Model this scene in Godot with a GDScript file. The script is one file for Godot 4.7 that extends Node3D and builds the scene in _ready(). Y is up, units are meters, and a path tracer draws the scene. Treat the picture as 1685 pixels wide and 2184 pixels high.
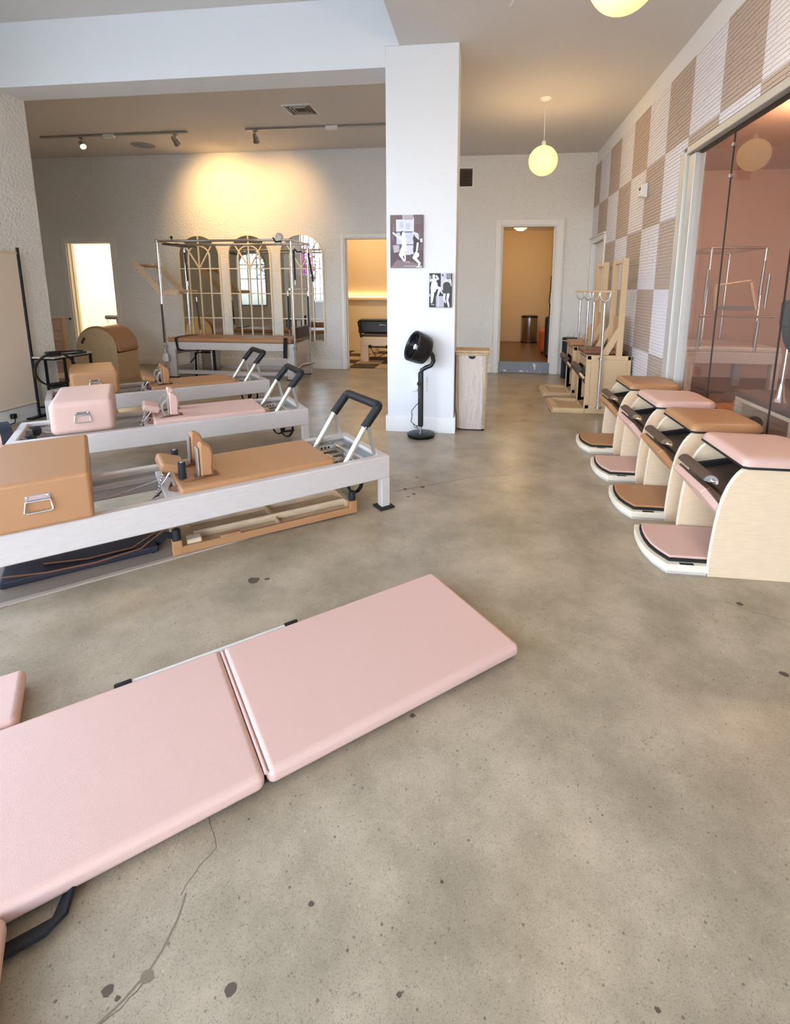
extends Node3D
# A pilates studio: concrete floor, three reformers, four arched chairs along a glass partition, mats in front.

const RT := 0.327          # height of a reformer's rails
const WALL_BACK := -7.99
const WALL_RIGHT := 1.567
const WALL_LEFT := -4.544
const PILLAR_FRONT := -4.47
const LEFT_END := -4.79    # back end of the left wall, back face of the beam
const FRONT_WALL := 3.4

var M := {}
var used := {}

func _ready() -> void:
	make_camera()
	make_sky()
	make_materials()
	build_shell()
	build_windows()
	build_doorways()
	build_checker_wall()
	build_glass_partition()
	build_ceiling_things()
	build_mirrors()
	build_tower()
	build_reformers()
	build_left_corner()
	build_pillar_things()
	build_corridor_things()
	build_arched_chairs()
	build_high_chairs()
	build_mats()
	build_side_rooms()
	build_glass_room()
	build_garden()


func make_camera() -> void:
	# measured from the photograph: focal length 1068.6 px, optical axis at (893.6, 811.7) of 1685 x 2184 (the photo is a crop)
	var f := 1068.63
	var cam := Camera3D.new()
	cam.name = "camera"
	cam.projection = Camera3D.PROJECTION_FRUSTUM
	cam.keep_aspect = Camera3D.KEEP_HEIGHT
	cam.near = 0.05
	cam.far = 80.0
	cam.size = 2184.0 / f * cam.near
	cam.frustum_offset = Vector2((842.5 - 893.552) / f, -(1092.0 - 811.719) / f) * cam.near
	cam.position = Vector3(0, 1.30, 0)
	cam.basis = Basis(Vector3.UP, deg_to_rad(7.349)) * Basis(Vector3.RIGHT, deg_to_rad(-10.2768)) * Basis(Vector3.BACK, deg_to_rad(0.2286))
	cam.current = true
	add_child(cam)


func make_sky() -> void:
	var sky := ProceduralSkyMaterial.new()
	sky.sky_top_color = Color(0.70, 0.81, 0.96)
	sky.sky_horizon_color = Color(0.93, 0.965, 1.0)
	sky.sky_curve = 0.18
	sky.ground_bottom_color = Color(0.52, 0.5, 0.47)
	sky.ground_horizon_color = Color(0.8, 0.8, 0.78)
	sky.sun_angle_max = 1.0
	var s := Sky.new()
	s.sky_material = sky
	var e := Environment.new()
	e.background_mode = Environment.BG_SKY
	e.sky = s
	e.background_energy_multiplier = SKY_ENERGY
	e.tonemap_mode = Environment.TONE_MAPPER_LINEAR
	e.tonemap_exposure = EXPOSURE
	e.sdfgi_enabled = true
	e.ssao_enabled = true
	e.ssil_enabled = true
	var w := WorldEnvironment.new()
	w.name = "world_environment"
	w.environment = e
	add_child(w)

const SKY_ENERGY := 15.0
const EXPOSURE := 1.1

# ------------------------------------------------------------------ mesh builder
class MB:
	var v := PackedVector3Array()
	var n := PackedVector3Array()
	var uv := PackedVector2Array()
	var x := Transform3D()

	func tri(a: Vector3, b: Vector3, c: Vector3, na: Vector3, nb: Vector3, nc: Vector3) -> void:
		var A := x * a
		var B := x * b
		var C := x * c
		var NA := (x.basis * na).normalized()
		var NB := (x.basis * nb).normalized()
		var NC := (x.basis * nc).normalized()
		if (B - A).cross(C - A).dot(NA + NB + NC) > 0.0:   # front faces run clockwise
			v.append_array([A, C, B])
			n.append_array([NA, NC, NB])
		else:
			v.append_array([A, B, C])
			n.append_array([NA, NB, NC])

	func quad(a: Vector3, b: Vector3, c: Vector3, d: Vector3, nn: Vector3) -> void:
		tri(a, b, c, nn, nn, nn)
		tri(a, c, d, nn, nn, nn)

	func quad4(a: Vector3, b: Vector3, c: Vector3, d: Vector3, na: Vector3, nb: Vector3, nc: Vector3, nd: Vector3) -> void:
		tri(a, b, c, na, nb, nc)
		tri(a, c, d, na, nc, nd)

	func uvquad(a: Vector3, b: Vector3, c: Vector3, d: Vector3, nn: Vector3) -> void:   # a top left, b top right, c bottom right, d bottom left
		var p := [a, b, c, a, c, d]
		var u := [Vector2(0, 0), Vector2(1, 0), Vector2(1, 1), Vector2(0, 0), Vector2(1, 1), Vector2(0, 1)]
		for i in 6:
			v.append(x * p[i])
			n.append((x.basis * nn).normalized())
			uv.append(u[i])

	func box(c: Vector3, s: Vector3, b := 0.0) -> MB:
		var h := s * 0.5
		b = minf(b, minf(h.x, minf(h.y, h.z)) * 0.9)
		var axes := [Vector3.RIGHT, Vector3.UP, Vector3.BACK]
		for i in 3:
			var j := (i + 1) % 3
			var k := (i + 2) % 3
			for sg in [-1.0, 1.0]:
				var nn: Vector3 = axes[i] * sg
				var o: Vector3 = c + nn * h[i]
				var u: Vector3 = axes[j] * (h[j] - b)
				var w: Vector3 = axes[k] * (h[k] - b)
				quad(o - u - w, o + u - w, o + u + w, o - u + w, nn)
		if b > 0.0:
			for i in 3:
				var j := (i + 1) % 3
				var k := (i + 2) % 3
				for sj in [-1.0, 1.0]:
					for sk in [-1.0, 1.0]:
						var l: Vector3 = axes[i] * (h[i] - b)
						var p: Vector3 = c + axes[j] * sj * h[j] + axes[k] * sk * (h[k] - b)
						var q: Vector3 = c + axes[j] * sj * (h[j] - b) + axes[k] * sk * h[k]
						quad(p - l, p + l, q + l, q - l, axes[j] * sj + axes[k] * sk)
			for sx in [-1.0, 1.0]:
				for sy in [-1.0, 1.0]:
					for sz in [-1.0, 1.0]:
						var sv := Vector3(sx, sy, sz)
						var cx := c + sv * Vector3(h.x, h.y - b, h.z - b)
						var cy := c + sv * Vector3(h.x - b, h.y, h.z - b)
						var cz := c + sv * Vector3(h.x - b, h.y - b, h.z)
						tri(cx, cy, cz, sv, sv, sv)
		return self

	func rbox(c: Vector3, s: Vector3, r: float, seg := 4) -> MB:   # box with round edges
		var h := s * 0.5
		r = minf(r, minf(h.x, minf(h.y, h.z)))
		var axes := [Vector3.RIGHT, Vector3.UP, Vector3.BACK]
		for i in 3:
			var j := (i + 1) % 3
			var k := (i + 2) % 3
			var tj := _ticks(h[j], r, seg)
			var tk := _ticks(h[k], r, seg)
			for sg in [-1.0, 1.0]:
				var P := []
				var N := []
				for a in tj:
					var rp := []
					var rn := []
					for b in tk:
						var p: Vector3 = axes[i] * sg * h[i] + axes[j] * a + axes[k] * b
						var core := Vector3(clampf(p.x, -h.x + r, h.x - r), clampf(p.y, -h.y + r, h.y - r), clampf(p.z, -h.z + r, h.z - r))
						var d := p - core
						d = axes[i] * sg if d.length() < 1e-9 else d.normalized()
						rp.append(c + core + d * r)
						rn.append(d)
					P.append(rp)
					N.append(rn)
				for a in tj.size() - 1:
					for b in tk.size() - 1:
						quad4(P[a][b], P[a + 1][b], P[a + 1][b + 1], P[a][b + 1], N[a][b], N[a + 1][b], N[a + 1][b + 1], N[a][b + 1])
		return self

	func _ticks(h: float, r: float, seg: int) -> Array:
		var t := []
		for i in seg + 1:
			t.append(-h + r - r * tan(PI / 4 * (1.0 - float(i) / seg)))
		for i in seg + 1:
			t.append(h - r + r * tan(PI / 4 * float(i) / seg))
		return t

	func tube(pts: Array, r: float, sides := 10, r_end := -1.0) -> MB:
		var count := pts.size()
		var dirs := []
		for i in count:
			var a: Vector3 = pts[maxi(i - 1, 0)]
			var b: Vector3 = pts[mini(i + 1, count - 1)]
			dirs.append((b - a).normalized())
		var up := Vector3.UP if absf(dirs[0].y) < 0.9 else Vector3.RIGHT
		var side: Vector3 = dirs[0].cross(up).normalized()
		var rings := []
		var norms := []
		for i in count:
			var d: Vector3 = dirs[i]
			side = (side - d * side.dot(d)).normalized()
			var other := d.cross(side)
			var rr := r if r_end < 0.0 else lerpf(r, r_end, float(i) / (count - 1))
			if i > 0 and i < count - 1:   # keep the bore at a bend
				var e: Vector3 = ((pts[i + 1] as Vector3) - (pts[i] as Vector3)).normalized()
				rr /= maxf(0.6, d.dot(e)) if false else 1.0
			var ring := []
			var nr := []
			for k in sides:
				var t := TAU * k / sides
				var q := side * cos(t) + other * sin(t)
				nr.append(q)
				ring.append((pts[i] as Vector3) + q * rr)
			rings.append(ring)
			norms.append(nr)
		for i in count - 1:
			for k in sides:
				var l := (k + 1) % sides
				quad4(rings[i][k], rings[i + 1][k], rings[i + 1][l], rings[i][l], norms[i][k], norms[i + 1][k], norms[i + 1][l], norms[i][l])
		for k in range(1, sides - 1):
			tri(rings[0][0], rings[0][k], rings[0][k + 1], -dirs[0], -dirs[0], -dirs[0])
			tri(rings[-1][0], rings[-1][k], rings[-1][k + 1], dirs[-1], dirs[-1], dirs[-1])
		return self

	func strap(pts: Array, across: Vector3, w: float, t: float) -> MB:   # a flat band along a path
		var count := pts.size()
		var rows := []
		for i in count:
			var d: Vector3 = ((pts[mini(i + 1, count - 1)] as Vector3) - (pts[maxi(i - 1, 0)] as Vector3)).normalized()
			var u := (across - d * across.dot(d)).normalized()
			var o := d.cross(u)
			rows.append([pts[i] - u * w / 2 - o * t / 2, pts[i] + u * w / 2 - o * t / 2, pts[i] + u * w / 2 + o * t / 2, pts[i] - u * w / 2 + o * t / 2, u, o])
		for i in count - 1:
			var a: Array = rows[i]
			var b: Array = rows[i + 1]
			quad4(a[0], b[0], b[1], a[1], -a[5], -b[5], -b[5], -a[5])
			quad4(a[3], b[3], b[2], a[2], a[5], b[5], b[5], a[5])
			quad4(a[1], b[1], b[2], a[2], a[4], b[4], b[4], a[4])
			quad4(a[0], b[0], b[3], a[3], -a[4], -b[4], -b[4], -a[4])
		for q in [[rows[0], -1.0, 0], [rows[-1], 1.0, count - 1]]:
			var nn: Vector3 = (q[0][4] as Vector3).cross(q[0][5]) * q[1]
			quad(q[0][0], q[0][1], q[0][2], q[0][3], nn)
		return self

	func lathe(prof: Array, sides := 24, arc := TAU, smooth := true) -> MB:   # (radius, height) pairs around y
		for i in prof.size() - 1:
			var a: Vector2 = prof[i]
			var b: Vector2 = prof[i + 1]
			var e := Vector2(b.y - a.y, a.x - b.x)
			if e.length() < 1e-9:
				continue
			e = e.normalized()
			var ea := e
			var eb := e
			if smooth:
				ea = _join(prof, i, e, -1)
				eb = _join(prof, i, e, 1)
			for k in sides:
				var t0 := arc * k / sides
				var t1 := arc * (k + 1) / sides
				var d0 := Vector3(cos(t0), 0, sin(t0))
				var d1 := Vector3(cos(t1), 0, sin(t1))
				var y := Vector3.UP
				var p := [d0 * a.x + y * a.y, d0 * b.x + y * b.y, d1 * b.x + y * b.y, d1 * a.x + y * a.y]
				var q := [d0 * ea.x + y * ea.y, d0 * eb.x + y * eb.y, d1 * eb.x + y * eb.y, d1 * ea.x + y * ea.y]
				if b.x > 1e-6:
					tri(p[0], p[1], p[2], q[0], q[1], q[2])
				if a.x > 1e-6:
					tri(p[0], p[2], p[3], q[0], q[2], q[3])
		return self

	func _join(prof: Array, i: int, e: Vector2, way: int) -> Vector2:
		var j := i + way
		if j < 0 or j >= prof.size() - 1:
			return e
		var a: Vector2 = prof[j]
		var b: Vector2 = prof[j + 1]
		var f := Vector2(b.y - a.y, a.x - b.x).normalized()
		return (e + f).normalized() if e.dot(f) > 0.7 else e

	func sphere(c: Vector3, r: float, sides := 16, rings := 10) -> MB:
		var keep := x
		x = x * Transform3D(Basis(), c)
		var prof := []
		for i in rings + 1:
			var t := -PI / 2 + PI * i / rings
			prof.append(Vector2(maxf(0.0, cos(t)) * r, sin(t) * r))
		lathe(prof, sides)
		x = keep
		return self

	func prism(poly: Array, z0: float, z1: float, b := 0.0) -> MB:   # outline in x and y, thickness along z
		var pts := PackedVector2Array(poly)
		if Geometry2D.is_polygon_clockwise(pts):
			pts.reverse()
		var count := pts.size()
		var en := []
		for i in count:
			var d := pts[(i + 1) % count] - pts[i]
			en.append(Vector2(d.y, -d.x).normalized())
		var inner := PackedVector2Array()
		for i in count:
			var a: Vector2 = en[(i - 1 + count) % count]
			var c: Vector2 = en[i]
			var m := (a + c)
			inner.append(pts[i] - m * (b / maxf(0.35, 1.0 + a.dot(c))))
		var idx := Geometry2D.triangulate_polygon(inner)
		for i in range(0, idx.size(), 3):
			var p := [inner[idx[i]], inner[idx[i + 1]], inner[idx[i + 2]]]
			for s in [[z0, -1.0], [z1, 1.0]]:
				var nn := Vector3(0, 0, s[1])
				tri(Vector3(p[0].x, p[0].y, s[0]), Vector3(p[1].x, p[1].y, s[0]), Vector3(p[2].x, p[2].y, s[0]), nn, nn, nn)
		for i in count:
			var j := (i + 1) % count
			var e: Vector2 = en[i]
			var e0: Vector2 = en[(i - 1 + count) % count]
			var e1: Vector2 = en[j]
			var na := (e + e0).normalized() if e.dot(e0) > 0.8 else e
			var nb := (e + e1).normalized() if e.dot(e1) > 0.8 else e
			var NA := Vector3(na.x, na.y, 0)
			var NB := Vector3(nb.x, nb.y, 0)
			quad4(Vector3(pts[i].x, pts[i].y, z0 + b), Vector3(pts[j].x, pts[j].y, z0 + b), Vector3(pts[j].x, pts[j].y, z1 - b), Vector3(pts[i].x, pts[i].y, z1 - b), NA, NB, NB, NA)
			if b > 0.0:
				for s in [[z0, z0 + b, -1.0], [z1, z1 - b, 1.0]]:
					var k := Vector3(0, 0, s[2])
					quad4(Vector3(inner[i].x, inner[i].y, s[0]), Vector3(inner[j].x, inner[j].y, s[0]), Vector3(pts[j].x, pts[j].y, s[1]), Vector3(pts[i].x, pts[i].y, s[1]), NA + k, NB + k, NB + k, NA + k)
		return self

	func mesh() -> ArrayMesh:
		var arr := []
		arr.resize(Mesh.ARRAY_MAX)
		arr[Mesh.ARRAY_VERTEX] = v
		arr[Mesh.ARRAY_NORMAL] = n
		if uv.size() == v.size():
			arr[Mesh.ARRAY_TEX_UV] = uv
		var m := ArrayMesh.new()
		m.add_surface_from_arrays(Mesh.PRIMITIVE_TRIANGLES, arr)
		return m

# ------------------------------------------------------------------ naming
func mb(at := Transform3D()) -> MB:
	var b := MB.new()
	b.x = at
	return b

func numbered(called: String) -> String:
	var k: int = used.get(called, 0)
	used[called] = k + 1
	return called if k == 0 else "%s_%03d" % [called, k]

func meta(o: Node, label: String, category: String, group := "", kind := "") -> void:
	if label: o.set_meta("label", label)
	if category: o.set_meta("category", category)
	if group: o.set_meta("group", group)
	if kind: o.set_meta("kind", kind)

func thing(called: String, label: String, category: String, at := Vector3.ZERO, turn := 0.0, group := "") -> Node3D:
	var o := Node3D.new()
	o.name = numbered(called)
	o.position = at
	o.rotation.y = turn
	meta(o, label, category, group)
	add_child(o)
	return o

func part(called: String, b: MB, m: Material, parent: Node, label := "") -> MeshInstance3D:
	var o := MeshInstance3D.new()
	o.name = called
	o.mesh = b.mesh()
	o.material_override = m
	if label: o.set_meta("label", label)
	parent.add_child(o, true)
	return o

func solo(called: String, b: MB, m: Material, label: String, category: String, group := "", at := Vector3.ZERO) -> MeshInstance3D:
	var o := MeshInstance3D.new()
	o.name = numbered(called)
	o.mesh = b.mesh()
	o.material_override = m
	o.position = at
	meta(o, label, category, group)
	add_child(o)
	return o

func structure(called: String, b: MB, m: Material, label: String, category: String) -> MeshInstance3D:
	var o := solo(called, b, m, label, category)
	o.set_meta("kind", "structure")
	return o

func copy_of(o: Node3D, called: String, label: String, at: Vector3, turn := 0.0) -> Node3D:
	var c: Node3D = o.duplicate()
	c.name = numbered(called)
	add_child(c)
	c.position = at
	c.rotation.y = turn
	c.set_meta("label", label)
	return c

func at(x: float, y: float, z: float) -> Transform3D:
	return Transform3D(Basis(), Vector3(x, y, z))

# slabs of a wall with openings; plane 'z' or 'x', from a0..a1 along it, y0..y1 up, thick t0..t1
func holed(b: MB, plane: String, t0: float, t1: float, a0: float, a1: float, y0: float, y1: float, holes: Array) -> MB:
	var xs := [a0, a1]
	var ys := [y0, y1]
	for h in holes:
		xs.append_array([h[0], h[1]])
		ys.append_array([h[2], h[3]])
	xs.sort()
	ys.sort()
	for i in xs.size() - 1:
		for j in ys.size() - 1:
			var u0: float = xs[i]
			var u1: float = xs[i + 1]
			var w0: float = ys[j]
			var w1: float = ys[j + 1]
			if u1 - u0 < 1e-4 or w1 - w0 < 1e-4:
				continue
			var open := false
			for h in holes:
				if (u0 + u1) / 2 > h[0] and (u0 + u1) / 2 < h[1] and (w0 + w1) / 2 > h[2] and (w0 + w1) / 2 < h[3]:
					open = true
			if open:
				continue
			var c := Vector3((u0 + u1) / 2, (w0 + w1) / 2, (t0 + t1) / 2)
			var s := Vector3(u1 - u0, w1 - w0, t1 - t0)
			if plane == "x":
				c = Vector3(c.z, c.y, c.x)
				s = Vector3(s.z, s.y, s.x)
			b.box(c, s)
	return b

# ------------------------------------------------------------------ materials
func rgb(r: int, g: int, b: int) -> Color:
	return Color8(r, g, b)

func noise_tex(freq: float, ramp: Array, seed_ := 1, size := 512, kind := FastNoiseLite.TYPE_SIMPLEX_SMOOTH, octaves := 4, as_height := false) -> NoiseTexture2D:
	var f := FastNoiseLite.new()
	f.noise_type = kind
	f.frequency = freq
	f.seed = seed_
	f.fractal_octaves = octaves
	var t := NoiseTexture2D.new()
	t.width = size
	t.height = size
	t.seamless = true
	t.noise = f
	if not as_height:
		var g := Gradient.new()
		g.offsets = PackedFloat32Array()
		g.colors = PackedColorArray()
		var off := PackedFloat32Array()
		var col := PackedColorArray()
		for i in ramp.size():
			off.append(ramp[i][0])
			col.append(ramp[i][1])
		g.offsets = off
		g.colors = col
		t.color_ramp = g
	return t

func mat(called: String, c: Color, rough := 0.6, metal := 0.0) -> StandardMaterial3D:
	var m := StandardMaterial3D.new()
	m.resource_name = called
	m.albedo_color = c
	m.roughness = rough
	m.metallic = metal
	M[called] = m
	return m

func vary(m: StandardMaterial3D, low: float, freq: float, scale: Vector3, seed_ := 3, world := false, octaves := 4) -> void:   # multiplies the colour by a grey grain
	m.albedo_texture = noise_tex(freq, [[0.2, Color(low, low, low)], [0.8, Color.WHITE]], seed_, 512, FastNoiseLite.TYPE_SIMPLEX_SMOOTH, octaves)
	m.uv1_triplanar = true
	m.uv1_world_triplanar = world
	m.uv1_scale = scale

func relief(m: StandardMaterial3D, freq: float, depth: float, scale: Vector3, seed_ := 5, kind := FastNoiseLite.TYPE_SIMPLEX_SMOOTH, octaves := 3) -> void:
	m.heightmap_enabled = true
	m.heightmap_scale = depth
	m.heightmap_texture = noise_tex(freq, [], seed_, 512, kind, octaves, true)
	m.uv1_triplanar = true
	m.uv1_scale = scale

func lamp_mat(called: String, c: Color, energy: float) -> StandardMaterial3D:
	var m := mat(called, Color(0.9, 0.88, 0.82), 0.4)
	m.emission_enabled = true
	m.emission = c
	m.emission_energy_multiplier = energy
	return m

func speckle_image() -> ImageTexture:
	var size := 2048
	var rng := RandomNumberGenerator.new()
	rng.seed = 77
	var data := PackedByteArray()
	data.resize(size * size)
	for i in size * size:
		data[i] = 216 + (rng.randi() & 31)
	for k in 90000:     # fine sand
		var gx := rng.randi() % size
		var gy := rng.randi() % size
		var gv := rng.randi_range(186, 246)
		for dy in 2 + (rng.randi() & 1):
			for dx in 2 + (rng.randi() & 1):
				data[((gy + dy) % size) * size + (gx + dx) % size] = gv
	for k in 24000:     # sand grains and pits in the polished concrete
		var cx := rng.randi() % size
		var cy := rng.randi() % size
		var r := 1 + int(pow(rng.randf(), 14.0) * 3.4)
		var dark := rng.randf() < 0.68
		var val := rng.randi_range(150, 212) if dark else rng.randi_range(240, 255)
		for dy in range(-r, r + 1):
			for dx in range(-r, r + 1):
				if dx * dx + dy * dy <= r * r - rng.randi() % 2:
					data[((cy + dy + size) % size) * size + (cx + dx + size) % size] = val
	var im := Image.create_from_data(size, size, false, Image.FORMAT_L8, data)
	im.convert(Image.FORMAT_RGB8)
	return ImageTexture.create_from_image(im)

func make_materials() -> void:
	# polished concrete
	var fl := mat("concrete", Color.WHITE, 0.34)
	fl.albedo_texture = noise_tex(0.0032, [[0.0, rgb(156, 142, 117)], [1.0, rgb(214, 195, 167)]], 11, 2048, FastNoiseLite.TYPE_SIMPLEX_SMOOTH, 8)
	var fn: FastNoiseLite = (fl.albedo_texture as NoiseTexture2D).noise
	fn.fractal_gain = 0.66
	fl.uv1_triplanar = true
	fl.uv1_world_triplanar = true
	fl.uv1_scale = Vector3.ONE * 0.31
	fl.detail_enabled = true
	fl.detail_blend_mode = BaseMaterial3D.BLEND_MODE_MUL
	fl.detail_uv_layer = BaseMaterial3D.DETAIL_UV_2
	fl.detail_albedo = speckle_image()
	fl.uv2_triplanar = true
	fl.uv2_world_triplanar = true
	fl.uv2_scale = Vector3.ONE * 0.62
	fl.roughness = 1.0
	fl.roughness_texture = noise_tex(0.012, [[0.0, Color(0.27, 0.27, 0.27)], [1.0, Color(0.38, 0.38, 0.38)]], 21, 512)
	fl.roughness_texture_channel = BaseMaterial3D.TEXTURE_CHANNEL_RED
	mat("crack", rgb(104, 90, 72), 0.9)
	mat("filler", rgb(128, 113, 92), 0.8)
	mat("stain", rgb(92, 78, 64), 0.8)
	# walls
	var wh := mat("white_wall", rgb(231, 231, 230), 0.75)
	relief(wh, 0.02, 0.12, Vector3.ONE * 0.9, 8)
	wh.uv1_world_triplanar = true
	var st := mat("stucco", rgb(230, 228, 221), 0.8)
	relief(st, 0.035, 0.7, Vector3.ONE * 1.1, 9, FastNoiseLite.TYPE_SIMPLEX, 4)
	st.uv1_world_triplanar = true
	var ce := mat("ceiling_paint", rgb(216, 211, 206), 0.85)
	relief(ce, 0.05, 0.1, Vector3.ONE * 1.5, 10)
	ce.uv1_world_triplanar = true
	mat("trim_white", rgb(236, 233, 226), 0.5)
	mat("panel_white", rgb(230, 228, 233), 0.6)
	mat("panel_tan", rgb(188, 171, 158), 0.6)
	mat("grout_white", rgb(222, 217, 216), 0.8)
	mat("tan_wall", rgb(222, 200, 166), 0.8)
	mat("cream_wall", rgb(240, 226, 198), 0.8)
	mat("rose_wall", rgb(212, 174, 148), 0.8)
	mat("step_paint", rgb(138, 145, 150), 0.6)
	mat("bare_plaster", rgb(222, 218, 208), 0.8)
	# wood
	var wood := func(called: String, c: Color, low: float, rough: float) -> void:
		var m := mat(called, c, rough)
		vary(m, low, 0.02, Vector3(0.9, 7.0, 7.0), 31)
	wood.call("maple", rgb(233, 205, 168), 0.97, 0.45)
	wood.call("maple_edge", rgb(243, 230, 204), 0.97, 0.5)
	wood.call("oak", rgb(212, 182, 140), 0.965, 0.5)
	wood.call("whitewash", rgb(208, 197, 188), 0.975, 0.5)
	wood.call("honey_wood", rgb(196, 138, 84), 0.86, 0.45)
	wood.call("birch", rgb(226, 196, 158), 0.92, 0.55)
	wood.call("reed_wood", rgb(206, 178, 140), 0.85, 0.6)
	# upholstery
	var vinyl := func(called: String, c: Color, rough: float) -> void:
		var m := mat(called, c, rough)
		relief(m, 0.12, 0.03, Vector3.ONE * 6.0, 41)
	vinyl.call("pink_vinyl", rgb(217, 178, 162), 0.42)
	vinyl.call("tan_vinyl", rgb(178, 129, 86), 0.42)
	vinyl.call("brown_vinyl", rgb(84, 66, 56), 0.5)
	vinyl.call("black_vinyl", rgb(30, 29, 30), 0.45)
	vinyl.call("foam_black", rgb(17, 18, 21), 0.55)
	mat("black_rubber", rgb(22, 22, 22), 0.7)
	mat("black_plastic", rgb(17, 17, 19), 0.38)
	mat("black_metal", rgb(24, 24, 27), 0.35, 0.6)
	mat("black_webbing", rgb(20, 19, 20), 0.85)
	mat("navy", rgb(36, 40, 54), 0.4)
	mat("navy_board", rgb(34, 32, 44), 0.6)
	mat("brown_leather", rgb(120, 76, 50), 0.5)
	mat("dark_leather", rgb(62, 40, 30), 0.5)
	mat("green_rubber", rgb(24, 48, 42), 0.6)
	var f := mat("linen", rgb(206, 192, 180), 0.9)
	relief(f, 0.02, 1.2, Vector3(2.2, 0.8, 2.2), 51, FastNoiseLite.TYPE_SIMPLEX_SMOOTH, 3)
	f.rim_enabled = true
	f.rim = 0.4
	mat("screen_cloth", rgb(222, 204, 182), 0.9)
	mat("fleece", rgb(226, 222, 214), 0.95)
	var r := mat("woven_rug", rgb(160, 141, 122), 0.95)
	relief(r, 0.05, 0.3, Vector3(3.0, 3.0, 24.0), 61)
	mat("rug_border", rgb(176, 158, 140), 0.9)
	var fz := mat("frosted", Color(0.74, 0.86, 0.86, 0.6), 0.7)
	fz.transparency = BaseMaterial3D.TRANSPARENCY_ALPHA
	# metals, glass, lamps
	mat("chrome", rgb(225, 225, 228), 0.14, 1.0)
	mat("steel", rgb(176, 172, 166), 0.3, 1.0)
	mat("aluminium", rgb(212, 214, 212), 0.32, 0.9)
	mat("champagne_tube", rgb(226, 226, 206), 0.3, 0.75)
	mat("frame_metal", rgb(206, 204, 196), 0.45, 0.3)
	mat("bronze_metal", rgb(70, 62, 54), 0.4, 0.6)
	var mir := mat("mirror", rgb(206, 208, 204), 0.02, 1.0)
	mir.metallic_specular = 0.5
	var gl := mat("glass", Color(1, 1, 1, 0.03), 0.02)
	gl.transparency = BaseMaterial3D.TRANSPARENCY_ALPHA
	lamp_mat("globe_glow", Color(1.0, 0.83, 0.5), 1.05)
	lamp_mat("spot_glow", Color(1.0, 0.92, 0.74), 3.0)
	lamp_mat("strip_glow", Color(1.0, 0.88, 0.6), 2.2)
	lamp_mat("dome_glow", Color(1.0, 0.9, 0.62), 1.6)
	mat("ground", rgb(168, 164, 156), 0.9)
	mat("magenta_petal", rgb(214, 70, 160), 0.7)
	mat("leaf", rgb(70, 104, 58), 0.7)
	mat("orange_shell", rgb(196, 86, 36), 0.4)
	mat("dark_cloth", rgb(28, 30, 30), 0.9)
	mat("white_plastic", rgb(240, 238, 230), 0.4)
	mat("grille_dark", rgb(70, 60, 50), 0.8)
	mat("checker_light", rgb(186, 166, 138), 0.95)
	mat("checker_dark", rgb(70, 54, 42), 0.95)
	mat("dark_floor", rgb(112, 80, 58), 0.35)

func omni(o: Node, p: Vector3, c: Color, energy: float, size: float) -> void:
	var l := OmniLight3D.new()
	l.name = "lamp_light"
	l.position = p
	l.light_color = c
	l.light_energy = energy
	l.light_size = size
	l.omni_range = 14.0
	l.omni_attenuation = 2.0
	l.shadow_enabled = true
	o.add_child(l, true)

func spot(o: Node, p: Vector3, towards: Vector3, c: Color, energy: float, angle: float, size: float) -> void:
	var l := SpotLight3D.new()
	l.name = "lamp_light"
	l.light_color = c
	l.light_energy = energy
	l.spot_angle = angle
	l.spot_angle_attenuation = 1.0
	l.light_size = size
	l.spot_range = 14.0
	l.spot_attenuation = 2.0
	l.shadow_enabled = true
	o.add_child(l, true)
	l.look_at_from_position(p, towards, Vector3.UP if absf((towards - p).normalized().y) < 0.98 else Vector3.RIGHT)

func strip_light(o: Node, p: Vector3, towards: Vector3, size: Vector2, c: Color, energy: float) -> void:
	var l := AreaLight3D.new()
	l.name = "lamp_light"
	l.area_size = size
	l.light_color = c
	l.light_energy = energy
	l.area_range = 14.0
	l.area_attenuation = 2.0
	l.shadow_enabled = true
	o.add_child(l, true)
	l.look_at_from_position(p, p + towards, Vector3.FORWARD)

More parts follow.
